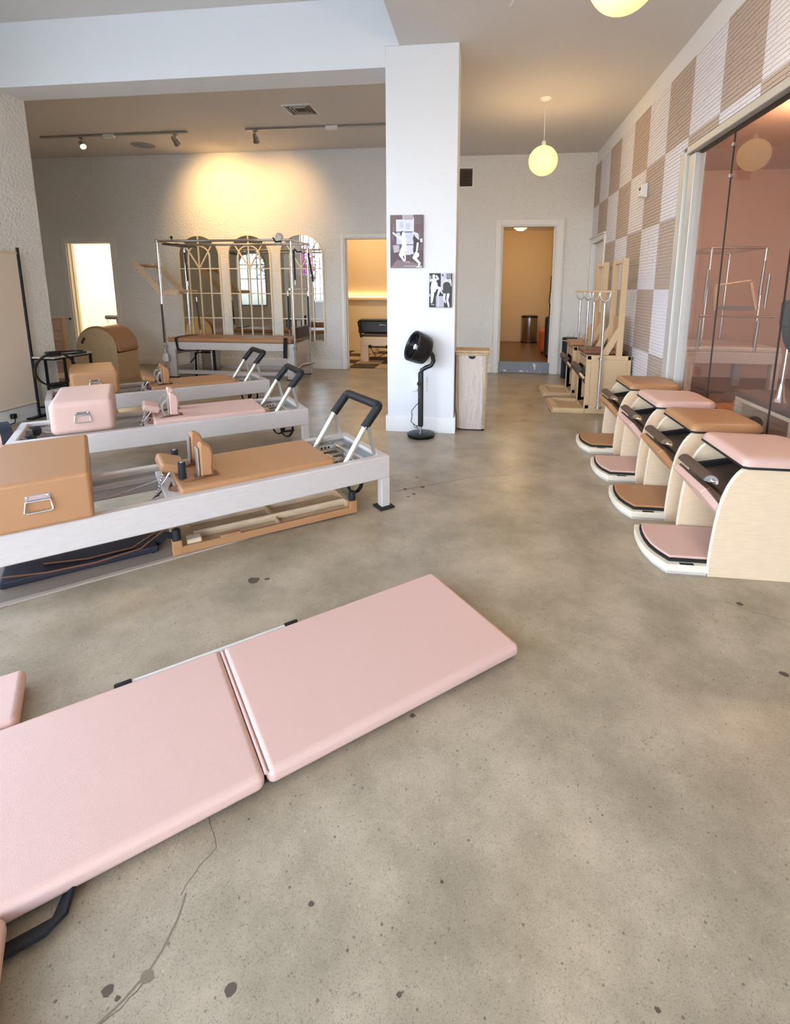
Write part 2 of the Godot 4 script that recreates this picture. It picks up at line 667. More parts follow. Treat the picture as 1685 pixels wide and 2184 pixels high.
# ------------------------------------------------------------------ the room
func build_shell() -> void:
	var fl := structure("floor", mb().box(Vector3(-3.4, -0.075, -2.3), Vector3(10.8, 0.15, 11.9)), M.concrete, "polished beige concrete floor with specks, cracks and stains", "floor")
	floor_marks(fl)
	structure("wall_back", holed(mb(), "z", -8.11, WALL_BACK, -8.7, 1.687, 0.0, 3.5, [[-7.114, -6.283, -1.0, 2.07], [-2.243, -1.34, -1.0, 2.105], [0.225, 1.05, -1.0, 2.26]]), M.stucco, "rough stuccoed cream back wall with three doorways and arched mirrors", "wall")
	structure("wall_left", holed(mb(), "x", WALL_LEFT - 0.12, WALL_LEFT, LEFT_END, FRONT_WALL, 0.0, 3.76, [[-3.72, -1.25, 0.95, 2.8], [-0.6, 2.9, 0.5, 3.2]]), M.stucco, "plastered white left wall behind the fabric screen", "wall")
	structure("wall_front", holed(mb(), "z", FRONT_WALL, FRONT_WALL + 0.12, -4.664, 1.687, 0.0, 3.76, [[-4.3, -2.2, 0.5, 3.1], [-1.6, 0.7, 0.08, 2.6]]), M.white_wall, "white front wall with a tall shop window behind the viewer", "wall")
	var ret := holed(mb(), "z", LEFT_END, LEFT_END + 0.12, -8.7, -4.664, 0.0, 3.5, [[-5.68, -4.98, 0.9, 2.2], [-8.05, -7.35, 0.9, 2.2]])
	for cx in [-5.33, -7.7]:
		for sd in [-1.0, 1.0]:
			var corner := [Vector2(cx + sd * 0.35, 2.2), Vector2(cx + sd * 0.35, 1.85)]
			for i in range(1, 9):
				var t := PI / 2 * i / 8
				corner.append(Vector2(cx + sd * cos(t) * 0.35, 1.85 + sin(t) * 0.35))
			ret.prism(corner, LEFT_END, LEFT_END + 0.12)
	structure("wall_return", ret, M.white_wall, "white wall closing the back left bay towards the street", "wall")
	structure("wall_far_left", holed(mb(), "x", -8.82, -8.7, -8.11, -4.67, 0.0, 3.5, []), M.white_wall, "white end wall of the back left bay", "wall")
	var wr := mb()
	holed(wr, "x", WALL_RIGHT, 1.687, WALL_BACK, -4.585, 0.0, 3.4, [[-7.9, -7.17, -1.0, 1.985]])
	wr.box(Vector3(1.627, 2.905, -2.49), Vector3(0.12, 0.99, 4.19))
	wr.box(Vector3(1.627, 1.7, 1.5), Vector3(0.12, 3.4, 3.8))
	structure("wall_right", wr, M.white_wall, "white right wall carrying the tan and white checkered panels", "wall")
	# ceilings: three levels
	structure("ceiling_right", mb().box(Vector3(0.47, 3.46, -2.3), Vector3(2.44, 0.38, 11.4)), M.ceiling_paint, "low flat taupe ceiling over the corridor with globe lamps", "ceiling")
	structure("ceiling_back", mb().box(Vector3(-4.73, 3.485, -6.38), Vector3(7.96, 0.12, 3.3)), M.ceiling_paint, "ceiling of the back left bay with track lights", "ceiling")
	structure("ceiling_front", mb().box(Vector3(-2.7, 3.7, -0.53), Vector3(3.93, 0.12, 7.9)), M.ceiling_paint, "higher ceiling in front of the deep white beam", "ceiling")
	var beam := mb().box(Vector3(-2.706, 3.38, -4.63), Vector3(3.676, 0.54, 0.32))
	beam.box(Vector3(-0.809, 3.46, -4.63), Vector3(0.118, 0.38, 0.32))
	structure("beam", beam, M.white_wall, "deep white ceiling beam running left from the pillar", "beam")
	var p := structure("pillar", mb().box(Vector3(-0.562, 1.635, -4.63), Vector3(0.612, 3.27, 0.32), 0.004), M.white_wall, "square white pillar with two framed photographs and a fan in front", "pillar")
	var pb := mb()
	pb.prism([Vector2(0, 0), Vector2(0.016, 0), Vector2(0.016, 0.135), Vector2(0.009, 0.147), Vector2(0, 0.147)], -0.32, 0.32)
	var base := mb(Transform3D(Basis(Vector3(0, 0, 1), Vector3(0, 1, 0), Vector3(-1, 0, 0)), Vector3(-0.562, 0, PILLAR_FRONT)))
	base.prism([Vector2(0, 0), Vector2(0.016, 0), Vector2(0.016, 0.135), Vector2(0.009, 0.147), Vector2(0, 0.147)], -0.322, 0.322)
	part("plinth", base, M.trim_white, p)
	for s in [-1.0, 1.0]:
		part("plinth", mb().box(Vector3(-0.562 + s * 0.314, 0.0735, -4.63), Vector3(0.016, 0.147, 0.32), 0.003), M.trim_white, p)
	# baseboards of the back wall
	for q in [[-8.7, -7.2], [-6.19, -2.33], [-1.25, 0.13]]:
		structure("baseboard_back", mb().box(Vector3((q[0] + q[1]) / 2, 0.075, WALL_BACK + 0.008), Vector3(q[1] - q[0], 0.15, 0.016), 0.004), M.trim_white, ["white baseboard left of the bright left doorway", "white baseboard under the arched mirrors", "white baseboard between the middle and the corridor doorway"][0 if q[0] < -8 else 1 if q[0] < -6 else 2], "baseboard")
	structure("baseboard_left", mb().box(Vector3(WALL_LEFT + 0.008, 0.07, -0.7), Vector3(0.016, 0.14, 8.18), 0.004), M.trim_white, "white baseboard under the fabric screen on the left wall", "baseboard")
	structure("baseboard_right", mb().box(Vector3(WALL_RIGHT - 0.007, 0.065, -5.84), Vector3(0.014, 0.13, 2.5), 0.004), M.trim_white, "white baseboard under the checkered wall", "baseboard")


func floor_marks(fl: Node3D) -> void:
	var rng := RandomNumberGenerator.new()
	rng.seed = 5
	var crack := func(pts: Array, w: float, m: Material, jitter: float) -> void:
		var path := []
		for i in pts.size() - 1:
			var steps := maxi(2, int((pts[i + 1] - pts[i]).length() / 0.02))
			for k in steps:
				var q: Vector2 = (pts[i] as Vector2).lerp(pts[i + 1], float(k) / steps)
				path.append(Vector3(q.x + rng.randf_range(-jitter, jitter), 0.0004, q.y + rng.randf_range(-jitter, jitter)))
		path.append(Vector3(pts[-1].x, 0.0004, pts[-1].y))
		var b := mb()
		for i in path.size() - 1:
			var d: Vector3 = (path[i + 1] - path[i]).normalized().cross(Vector3.UP) * w * 0.5
			b.quad(path[i] - d, path[i + 1] - d, path[i + 1] + d, path[i] + d, Vector3.UP)
		part("crack", b, m, fl)
	crack.call([Vector2(-0.655, -0.97), Vector2(-0.595, -0.90), Vector2(-0.612, -0.86), Vector2(-0.622, -0.82), Vector2(-0.622, -0.80)], 0.0014, M.crack, 0.002)
	crack.call([Vector2(-0.613, -0.806), Vector2(-0.603, -0.76), Vector2(-0.604, -0.71), Vector2(-0.609, -0.68), Vector2(-0.63, -0.635), Vector2(-0.665, -0.585)], 0.0042, M.filler, 0.0006)
	crack.call([Vector2(-0.606, -0.672), Vector2(-0.614, -0.65), Vector2(-0.628, -0.625), Vector2(-0.65, -0.60)], 0.0016, M.crack, 0.0015)
	crack.call([Vector2(-0.55, -3.05), Vector2(-0.3, -3.22), Vector2(-0.05, -3.38), Vector2(0.2, -3.46)], 0.004, M.crack, 0.006)
	crack.call([Vector2(-0.15, -4.95), Vector2(0.6, -5.0)], 0.006, M.crack, 0.003)
	crack.call([Vector2(1.05, -2.08), Vector2(1.13, -2.02), Vector2(1.3, -1.95)], 0.002, M.crack, 0.004)
	for s in [[-0.608, -0.669, 0.013], [-0.668, -0.642, 0.0125], [-0.643, -0.635, 0.006], [-0.439, -0.673, 0.0125], [-0.124, -0.708, 0.006], [-0.335, -0.823, 0.007], [-1.005, -1.961, 0.03], [-0.95, -1.98, 0.014], [1.101, -2.072, 0.016], [-0.187, -1.331, 0.010], [1.058, -1.67, 0.016], [-0.38, -3.15, 0.017], [-0.44, -3.32, 0.013], [-0.49, -3.1, 0.015], [-0.42, -3.03, 0.014], [-0.45, -2.98, 0.010], [-0.06, -0.9, 0.005], [0.35, -0.75, 0.006]]:
		var b := mb()
		var rim := []
		for k in 11:
			var t := TAU * k / 11
			var r: float = s[2] * rng.randf_range(0.7, 1.1)
			rim.append(Vector3(s[0] + cos(t) * r, 0.0006, s[1] + sin(t) * r * 0.85))
		for k in 11:
			b.tri(Vector3(s[0], 0.0006, s[1]), rim[k], rim[(k + 1) % 11], Vector3.UP, Vector3.UP, Vector3.UP)
		part("stain", b, M.filler if s[2] == 0.013 else M.stain, fl)


func window(number: int, plane: String, t: float, a0: float, a1: float, y0: float, y1: float, cols: int, rows: int, label: String) -> void:
	var o := thing("window_%d" % number, label, "window")
	o.set_meta("kind", "structure")
	var put := func(called: String, b0: float, b1: float, c0: float, c1: float, d: float, m: Material) -> void:
		var c := Vector3((b0 + b1) / 2, (c0 + c1) / 2, t)
		var s := Vector3(b1 - b0, c1 - c0, d)
		if plane == "x":
			c = Vector3(c.z, c.y, c.x)
			s = Vector3(s.z, s.y, s.x)
		part(called, mb().box(c, s, 0.003), m, o)
	put.call("frame", a0, a1, y0, y0 + 0.05, 0.07, M.trim_white)
	put.call("frame", a0, a1, y1 - 0.05, y1, 0.07, M.trim_white)
	put.call("frame", a0, a0 + 0.05, y0 + 0.05, y1 - 0.05, 0.07, M.trim_white)
	put.call("frame", a1 - 0.05, a1, y0 + 0.05, y1 - 0.05, 0.07, M.trim_white)
	for i in range(1, cols):
		var x := lerpf(a0, a1, float(i) / cols)
		put.call("muntin", x - 0.012, x + 0.012, y0 + 0.05, y1 - 0.05, 0.03, M.bronze_metal)
	for j in range(1, rows):
		var y := lerpf(y0, y1, float(j) / rows)
		put.call("muntin", a0 + 0.05, a1 - 0.05, y - 0.012, y + 0.012, 0.026, M.bronze_metal)


func build_windows() -> void:
	window(1, "x", WALL_LEFT - 0.06, -3.72, -1.25, 0.95, 2.8, 6, 5, "gridded street window in the left wall beside the blossoms")
	window(2, "x", WALL_LEFT - 0.06, -0.6, 2.9, 0.5, 3.2, 7, 5, "gridded street window in the left wall behind the viewer")
	window(3, "z", FRONT_WALL + 0.06, -4.3, -2.2, 0.5, 3.1, 3, 2, "tall shop window in the front wall behind the viewer")
	window(6, "z", FRONT_WALL + 0.06, -1.6, 0.7, 0.08, 2.6, 2, 3, "tall glazed street entrance in the front wall behind the viewer")
	arched_window(4, -5.33, "arched window of the back left bay nearest the left wall")
	arched_window(5, -7.7, "arched window of the back left bay nearest its end wall")


func arched_window(number: int, cx: float, label: String) -> void:
	var o := thing("window_%d" % number, label, "window", Vector3(cx, 0, LEFT_END + 0.06))
	o.set_meta("kind", "structure")
	var fr := mb()
	arch_band(fr, 0.35, 0.04, 0.9, 1.85, -0.03, 0.03)
	part("frame", fr, M.trim_white, o)
	part("pane", mb().prism(arch(0, 0.33, 0.92, 1.85), -0.002, 0.002), M.frosted, o)
	for x in [-0.11, 0.11]:
		part("muntin", mb().box(Vector3(x, 1.5, 0), Vector3(0.02, 1.28, 0.03), 0.003), M.trim_white, o)
	for y in [1.2, 1.53, 1.85]:
		part("muntin", mb().box(Vector3(0, y, 0), Vector3(0.64, 0.02, 0.026), 0.003), M.trim_white, o)


func casing(number: int, x0: float, x1: float, top: float, w: float, label: String, depth := 0.12) -> Node3D:
	var o := thing("door_%d" % number, label, "doorway")
	o.set_meta("kind", "structure")
	var z := WALL_BACK + 0.01
	part("casing", mb().box(Vector3(x0 - w / 2, (top + w) / 2, z), Vector3(w, top + w, 0.024), 0.004), M.trim_white, o)
	part("casing", mb().box(Vector3(x1 + w / 2, (top + w) / 2, z), Vector3(w, top + w, 0.024), 0.004), M.trim_white, o)
	part("casing", mb().box(Vector3((x0 + x1) / 2, top + w / 2, z), Vector3(x1 - x0, w, 0.024), 0.004), M.trim_white, o)
	part("jamb", mb().box(Vector3(x0 + 0.009, top / 2, WALL_BACK - depth / 2), Vector3(0.018, top, depth + 0.01), 0.002), M.trim_white, o)
	part("jamb", mb().box(Vector3(x1 - 0.009, top / 2, WALL_BACK - depth / 2), Vector3(0.018, top, depth + 0.01), 0.002), M.trim_white, o)
	part("jamb", mb().box(Vector3((x0 + x1) / 2, top - 0.009, WALL_BACK - depth / 2), Vector3(x1 - x0 - 0.036, 0.018, depth + 0.01), 0.002), M.trim_white, o)
	for s in [x0 + 0.026, x1 - 0.026]:
		part("door_stop", mb().box(Vector3(s, top / 2, WALL_BACK - 0.07), Vector3(0.016, top - 0.02, 0.035), 0.002), M.trim_white, o)
	return o


func build_doorways() -> void:
	casing(1, -7.114, -6.283, 2.07, 0.085, "white cased doorway at far left opening to a bright cream room")
	casing(2, -2.243, -1.34, 2.105, 0.055, "doorway beside the mirrors opening to a room with a lit ledge")
	var c := casing(3, 0.225, 1.05, 2.26, 0.09, "white cased corridor doorway with a raised grey step")
	part("back_band", mb().box(Vector3(0.131, 1.18, WALL_BACK + 0.02), Vector3(0.018, 2.36, 0.034), 0.004), M.trim_white, c)
	part("back_band", mb().box(Vector3(1.149, 1.18, WALL_BACK + 0.02), Vector3(0.018, 2.36, 0.034), 0.004), M.trim_white, c)
	part("back_band", mb().box(Vector3(0.64, 2.356, WALL_BACK + 0.02), Vector3(1.0, 0.018, 0.034), 0.004), M.trim_white, c)
	var st := structure("door_step", mb().box(Vector3(0.6375, 0.089, WALL_BACK - 0.09), Vector3(0.785, 0.178, 0.16), 0.008), M.step_paint, "chipped blue grey concrete step in the corridor doorway", "step")
	var rng := RandomNumberGenerator.new()
	rng.seed = 12
	for s in [[0.80, 0.13, 0.032, 0.045], [0.60, 0.035, 0.045, 0.014], [0.35, 0.04, 0.03, 0.016], [0.69, 0.04, 0.012, 0.01], [0.90, 0.03, 0.014, 0.008], [0.81, 0.085, 0.015, 0.03]]:
		var b := mb()
		var z := WALL_BACK - 0.0093
		var rim := []
		for k in 12:
			var t := TAU * k / 12
			var r := rng.randf_range(0.6, 1.15)
			rim.append(Vector3(s[0] + cos(t) * s[2] * r, maxf(0.004, s[1] + sin(t) * s[3] * r), z))
		for k in 12:
			b.tri(Vector3(s[0], s[1], z), rim[k], rim[(k + 1) % 12], Vector3.BACK, Vector3.BACK, Vector3.BACK)
		part("paint_chip", b, M.bare_plaster, st)
	# closed side door in the checkered wall
	var d := thing("door_4", "white cased side door at the far end of the checkered wall", "door")
	d.set_meta("kind", "structure")
	for z in [-7.95, -7.12]:
		part("casing", mb().box(Vector3(WALL_RIGHT - 0.012, 1.02, z), Vector3(0.03, 2.04, 0.08), 0.004), M.trim_white, d)
	part("casing", mb().box(Vector3(WALL_RIGHT - 0.012, 2.01, -7.535), Vector3(0.03, 0.07, 0.75), 0.004), M.trim_white, d)
	part("head_moulding", mb().box(Vector3(WALL_RIGHT - 0.022, 2.053, -7.535), Vector3(0.05, 0.02, 0.93), 0.004), M.trim_white, d)
	part("leaf_panel", mb().box(Vector3(WALL_RIGHT + 0.05, 0.99, -7.535), Vector3(0.04, 1.97, 0.72), 0.004), M.trim_white, d)
	part("door_knob", mb().sphere(Vector3(WALL_RIGHT + 0.005, 0.95, -7.25), 0.026), M.chrome, d)


func build_checker_wall() -> void:
	# squares painted over ledger courses: each square is a panel of thin staggered strips with open joints
	var wall := thing("wall_checker", "checkered facing of tan and white ledger panels on the right wall", "wall facing")
	wall.set_meta("kind", "structure")
	var rows := [[2.49, 3.077], [1.905, 2.49], [1.31, 1.905], [0.715, 1.31], [0.135, 0.715]]
	var rng := RandomNumberGenerator.new()
	rng.seed = 91
	for r in rows.size():
		for c in range(-1, 9):
			var z0 := -7.615 + 0.5275 * c
			var z1 := z0 + 0.5275
			var y0: float = rows[r][0]
			var y1: float = rows[r][1]
			z0 = maxf(z0, WALL_BACK + 0.004)
			if z0 >= -4.59:
				y0 = maxf(y0, 2.418)
			elif z1 > -4.587 and y0 < 2.4:
				if r == 1:
					pass
				z1 = -4.587
			if z0 > -0.6 or y1 - y0 < 0.02:
				continue
			if z1 < -7.07 and y0 < 2.07:
				y0 = 2.07
				if y1 - y0 < 0.05:
					continue
			var tan := (r + 1 + c) % 2 == 0
			if (r + 1 + c) < 0:
				tan = absi(r + 1 + c) % 2 == 0
			checker_panel(wall, z0, z1, y0, y1, tan, rng)
			if r == 1 and z1 == -4.587 :   # the part of this square above the glass track
				checker_panel(wall, -4.583, -7.615 + 0.5275 * (c + 1), 2.418, y1, tan, rng)


func checker_panel(wall: Node3D, z0: float, z1: float, y0: float, y1: float, is_tan: bool, rng: RandomNumberGenerator) -> void:
	var b := mb()
	var pitch := 0.0294
	var k0 := int(floor(y0 / pitch))
	var gap := 0.0032
	b.box(Vector3(WALL_RIGHT - 0.001, (y0 + y1) / 2, (z0 + z1) / 2), Vector3(0.004, y1 - y0 - 0.0006, z1 - z0 - 0.0006))
	for k in range(k0, int(ceil(y1 / pitch)) + 1):
		var a := maxf(y0 + 0.0006, k * pitch + gap / 2)
		var e := minf(y1 - 0.0006, (k + 1) * pitch - gap / 2)
		if e - a < 0.004:
			continue
		var z := z0 + 0.0006
		var first := true
		while z < z1 - 0.002:
			var l := rng.randf_range(0.11, 0.24) * (0.5 if first else 1.0)
			first = false
			var q := minf(z1 - 0.0006, z + l)
			if z1 - q < 0.03:
				q = z1 - 0.0006
			var t := 0.0072 + rng.randf_range(-0.0011, 0.0011)
			var x0 := WALL_RIGHT - 0.003 - t
			var x1 := WALL_RIGHT - 0.002
			var zz := q - (gap * 0.5 if q < z1 - 0.001 else 0.0)
			b.quad(Vector3(x0, a, z), Vector3(x0, e, z), Vector3(x0, e, zz), Vector3(x0, a, zz), Vector3.LEFT)
			b.quad(Vector3(x0, e, z), Vector3(x1, e, z), Vector3(x1, e, zz), Vector3(x0, e, zz), Vector3.UP)
			b.quad(Vector3(x0, a, z), Vector3(x1, a, z), Vector3(x1, a, zz), Vector3(x0, a, zz), Vector3.DOWN)
			b.quad(Vector3(x0, a, z), Vector3(x1, a, z), Vector3(x1, e, z), Vector3(x0, e, z), Vector3.FORWARD)
			b.quad(Vector3(x0, a, zz), Vector3(x1, a, zz), Vector3(x1, e, zz), Vector3(x0, e, zz), Vector3.BACK)
			z = q + gap * 0.5
	part("checker_panel", b, M.panel_tan if is_tan else M.panel_white, wall)


func build_glass_partition() -> void:
	var o := thing("glass_partition", "frameless glass partition in pale metal track behind the arched chairs", "glass partition")
	# jamb: two pale metal posts with a groove between
	part("jamb", mb().box(Vector3(1.60, 1.19, -4.525), Vector3(0.09, 2.38, 0.115), 0.004), M.frame_metal, o)
	part("jamb", mb().box(Vector3(1.615, 1.175, -4.40), Vector3(0.075, 2.35, 0.12), 0.004), M.frame_metal, o)
	part("track", mb().box(Vector3(1.60, 2.388, -2.46), Vector3(0.09, 0.055, 4.0), 0.004), M.frame_metal, o)
	part("track", mb().box(Vector3(1.575, 2.412, -2.46), Vector3(0.03, 0.012, 4.14), 0.002), M.steel, o)
	part("seal", mb().box(Vector3(1.622, 2.352, -2.40), Vector3(0.03, 0.022, 3.88), 0.002), M.bronze_metal, o)
	part("sill", mb().box(Vector3(1.62, 0.02, -2.40), Vector3(0.07, 0.04, 3.88), 0.003), M.frame_metal, o)
	var joints := [-4.34, -3.80, -3.00, -2.20, -1.40, -0.5]
	for i in joints.size() - 1:
		var z0: float = joints[i] + 0.003
		var z1: float = joints[i + 1] - 0.003
		var b := mb()
		b.quad(Vector3(1.62, 0.04, z0), Vector3(1.62, 2.345, z0), Vector3(1.62, 2.345, z1), Vector3(1.62, 0.04, z1), Vector3.LEFT)
		var pane := part("pane", b, M.glass, o)
		if i > 0:
			part("pane_edge", mb().box(Vector3(1.62, 1.19, joints[i]), Vector3(0.010, 2.30, 0.003)), M.bronze_metal, pane)
	for q in [[1.62, 2.06, -3.80], [1.62, 2.26, -3.80]]:
		part("pane_clip", mb().box(Vector3(q[0], q[1], q[2]), Vector3(0.03, 0.028, 0.026), 0.004), M.chrome, o)
	# alarm sensor on the wall
	var s := thing("wall_sensor", "small cream wedge motion sensor high on the checkered wall", "sensor", Vector3(WALL_RIGHT - 0.012, 2.20, -5.44))
	var body := mb(Transform3D(Basis(Vector3(0, 1, 0), PI / 2), Vector3.ZERO))
	part("housing", mb().prism([Vector2(0, 0), Vector2(-0.075, 0.012), Vector2(-0.055, 0.125), Vector2(-0.012, 0.14), Vector2(0, 0.14)], -0.04, 0.04, 0.006), M.white_plastic, s)
	part("lens", mb(Transform3D(Basis(Vector3(0, 0, 1), PI / 2 - 0.18), Vector3(-0.064, 0.085, 0))).lathe([Vector2(0, 0.008), Vector2(0.012, 0.006), Vector2(0.016, 0), Vector2(0.016, -0.01)], 16), M.grille_dark, s)
	part("indicator", mb().sphere(Vector3(-0.07, 0.045, 0.02), 0.004, 8, 6), M.grille_dark, s)

# ------------------------------------------------------------------ ceiling fittings
const WARM := Color(1.0, 0.78, 0.5)

func globe_lamp(label: String, p: Vector3, top: float) -> void:
	var o := thing("globe_pendant", label, "pendant lamp", p, 0.0, "globe pendants over the corridor")
	var r := 0.152
	part("globe", mb().sphere(Vector3.ZERO, r, 32, 20), M.globe_glow, o)
	part("collar", mb(at(0, r - 0.006, 0)).lathe([Vector2(0, 0.05), Vector2(0.018, 0.05), Vector2(0.022, 0.04), Vector2(0.024, 0), Vector2(0, 0)], 16), M.white_plastic, o)
	part("cord", mb().tube([Vector3(0, r + 0.03, 0), Vector3(0, top - p.y - 0.02, 0)], 0.0035, 8), M.white_plastic, o)
	part("canopy", mb(at(0, top - p.y, 0)).lathe([Vector2(0.0, -0.03), Vector2(0.02, -0.028), Vector2(0.055, -0.012), Vector2(0.06, 0)], 20), M.white_plastic, o)
	omni(o, Vector3.ZERO, Color(1.0, 0.84, 0.6), 0.45, 0.14)


func track_head(label: String, p: Vector3, aim: Vector3, energy: float, angle: float) -> void:
	var o := thing("track_spot", label, "spotlight", p, 0.0, "spot heads on the ceiling tracks")
	part("stem", mb().tube([Vector3(0, 0, 0), Vector3(0, -0.075, 0)], 0.009, 8), M.steel, o)
	part("adapter", mb().box(Vector3(0, -0.012, 0), Vector3(0.06, 0.024, 0.03), 0.004), M.steel, o)
	var d := (aim - p).normalized()
	var c := Vector3(0, -0.10, 0)
	var y := -d
	var xx := y.cross(Vector3.FORWARD).normalized()
	var zz := xx.cross(y).normalized()
	var t := Transform3D(Basis(xx, y, zz), c)
	part("shade", mb(t).lathe([Vector2(0.0, 0.075), Vector2(0.018, 0.072), Vector2(0.026, 0.05), Vector2(0.028, 0.01), Vector2(0.044, -0.05), Vector2(0.041, -0.05), Vector2(0.025, 0.008), Vector2(0.0, 0.012)], 18), M.steel, o)
	for s in [-1.0, 1.0]:
		part("yoke", mb().tube([Vector3(0, -0.07, 0), c + xx * 0.034 * s + Vector3(0, 0.02, 0), c + xx * 0.034 * s], 0.004, 6), M.steel, o)
	part("bulb", mb(t).lathe([Vector2(0.0, -0.036), Vector2(0.036, -0.036), Vector2(0.03, -0.01), Vector2(0, -0.008)], 18), M.spot_glow, o)
	spot(o, p + c + d * 0.056, aim, Color(1.0, 0.8, 0.52), energy, angle, 0.035)


func build_ceiling_things() -> void:
	globe_lamp("glowing globe pendant seen whole near the corridor doorway", Vector3(0.577, 2.656, -5.79), 3.27)
	globe_lamp("glowing globe pendant nearer the viewer, cut by the photo's top edge", Vector3(0.565, 2.657, -2.56), 3.27)
	var y := 3.425
	var k := 0
	for q in [[-6.33, -4.10, -5.27], [-3.25, -1.05, -2.06]]:
		var o := thing("track_rail", ["grey ceiling light track with two spots, left one", "grey ceiling light track with one spot, beside the pillar"][k], "light track", Vector3.ZERO, 0.0, "light tracks of the back bay")
		k += 1
		var b := mb().box(Vector3((q[0] + q[1]) / 2, y - 0.012, -6.88), Vector3(q[1] - q[0], 0.022, 0.034), 0.003)
		part("rail", b, M.steel, o)
		for s in [-0.011, 0.011]:
			part("rail_lip", mb().box(Vector3((q[0] + q[1]) / 2, y - 0.026, -6.88 + s), Vector3(q[1] - q[0], 0.008, 0.007)), M.aluminium, o)
		part("feed_box", mb().box(Vector3(q[2], y - 0.028, -6.88), Vector3(0.17, 0.05, 0.05), 0.008), M.white_plastic, o)
		for e in [q[0], q[1]]:
			part("end_cap", mb().box(Vector3(e, y - 0.014, -6.88), Vector3(0.012, 0.028, 0.036), 0.003), M.steel, o)
	track_head("leftmost track spot turned sideways with its bulb glowing", Vector3(-5.70, y - 0.03, -6.88), Vector3(-4.4, 2.2, -6.2), 1.2, 34.0)
	track_head("track spot at the right end of the left track", Vector3(-4.28, y - 0.03, -6.88), Vector3(-4.16, 2.62, -7.99), 3.0, 50.0)
	track_head("track spot on the track beside the pillar", Vector3(-3.12, y - 0.03, -6.88), Vector3(-3.3, 2.5, -7.99), 1.5, 50.0)
	# square diffuser
	var v := thing("ceiling_vent", "square white ceiling diffuser with stepped louvres over the back bay", "air vent", Vector3(-2.25, 3.425, -6.26))
	var step := 0.0
	for i in 4:
		var o0 := 0.18 - 0.036 * i
		var o1 := o0 - 0.02
		var b := mb()
		for s in [[-1, 0], [1, 0], [0, -1], [0, 1]]:
			var dx: float = s[0]
			var dz: float = s[1]
			var a := Vector3(dx * o0, -0.012, dz * o0)
			var e := Vector3(dx * o1, -0.012 + (0.02 if i > 0 else 0.0), dz * o1)
			var u := Vector3(dz, 0, dx)
			b.quad(a - u * o0, a + u * o0, e + u * o1, e - u * o1, Vector3(dx * 0.3, -1, dz * 0.3))
			b.quad(a - u * o0, a + u * o0, a + u * o0 + Vector3.UP * 0.012, a - u * o0 + Vector3.UP * 0.012, Vector3(dx, 0, dz))
		part("louvre_ring", b, M.trim_white, v)
	part("core", mb().box(Vector3(0, -0.003, 0), Vector3(0.3, 0.004, 0.3)), M.grille_dark, v)
	solo("ceiling_plate", mb(at(-5.16, 3.425, -7.45)).lathe([Vector2(0, -0.008), Vector2(0.16, -0.008), Vector2(0.17, 0)], 28), M.steel, "flat round grey plate on the ceiling of the back bay", "ceiling plate")
	var cr := mb()
	var pts := [Vector3(0.12, 3.2698, -4.0), Vector3(0.17, 3.2698, -3.82), Vector3(0.15, 3.2698, -3.72), Vector3(0.22, 3.2698, -3.6), Vector3(0.26, 3.2698, -3.47)]
	for i in pts.size() - 1:
		var d: Vector3 = (pts[i + 1] - pts[i]).normalized().cross(Vector3.UP) * 0.007
		cr.quad(pts[i] - d, pts[i + 1] - d, pts[i + 1] + d, pts[i] + d, Vector3.DOWN)
	part("ceiling_crack", cr, M.trim_white, get_node("ceiling_right"))
	# wall vent of the corridor
	var w := thing("wall_vent", "small brown slatted wall vent beside the pillar above the hamper", "air vent", Vector3(-0.327, 2.962, WALL_BACK))
	for s in [[0, 0.142, 0.25, 0.03], [0, -0.142, 0.25, 0.03], [-0.11, 0, 0.03, 0.254], [0.11, 0, 0.03, 0.254]]:
		part("frame", mb().box(Vector3(s[0], s[1], 0.008), Vector3(s[2], s[3], 0.016), 0.003), M.trim_white, w)
	part("backing", mb().box(Vector3(0, 0, 0.002), Vector3(0.2, 0.26, 0.004)), M.grille_dark, w)
	for i in 11:
		part("slat", mb(Transform3D(Basis(Vector3.RIGHT, 0.7), Vector3(0, -0.115 + 0.023 * i, 0.008))).box(Vector3.ZERO, Vector3(0.19, 0.003, 0.016)), M.steel, w)


# ------------------------------------------------------------------ arched mirrors
func arch(cx: float, half: float, bottom: float, spring: float, steps := 20) -> Array:
	var p := [Vector2(cx - half, bottom), Vector2(cx + half, bottom)]
	for i in steps + 1:
		var t := PI * i / steps
		p.append(Vector2(cx + cos(t) * half, spring + sin(t) * half * 0.92))
	return p

func arch_band(b: MB, half: float, w: float, bottom: float, spring: float, z0: float, z1: float) -> void:
	var o := arch(0, half, bottom, spring)
	var i := arch(0, half - w, bottom + w, spring)
	for k in o.size():
		var l := (k + 1) % o.size()
		var q := [o[k], o[l], i[l], i[k]]
		var f := func(p: Vector2, z: float) -> Vector3: return Vector3(p.x, p.y, z)
		b.quad(f.call(q[0], z1), f.call(q[1], z1), f.call(q[2], z1), f.call(q[3], z1), Vector3.BACK)
		var e: Vector2 = (q[1] - q[0]).normalized()
		var nn := Vector3(e.y, -e.x, 0)
		b.quad(f.call(q[0], z0), f.call(q[1], z0), f.call(q[1], z1), f.call(q[0], z1), nn)
		b.quad(f.call(q[3], z0), f.call(q[2], z0), f.call(q[2], z1), f.call(q[3], z1), -nn)

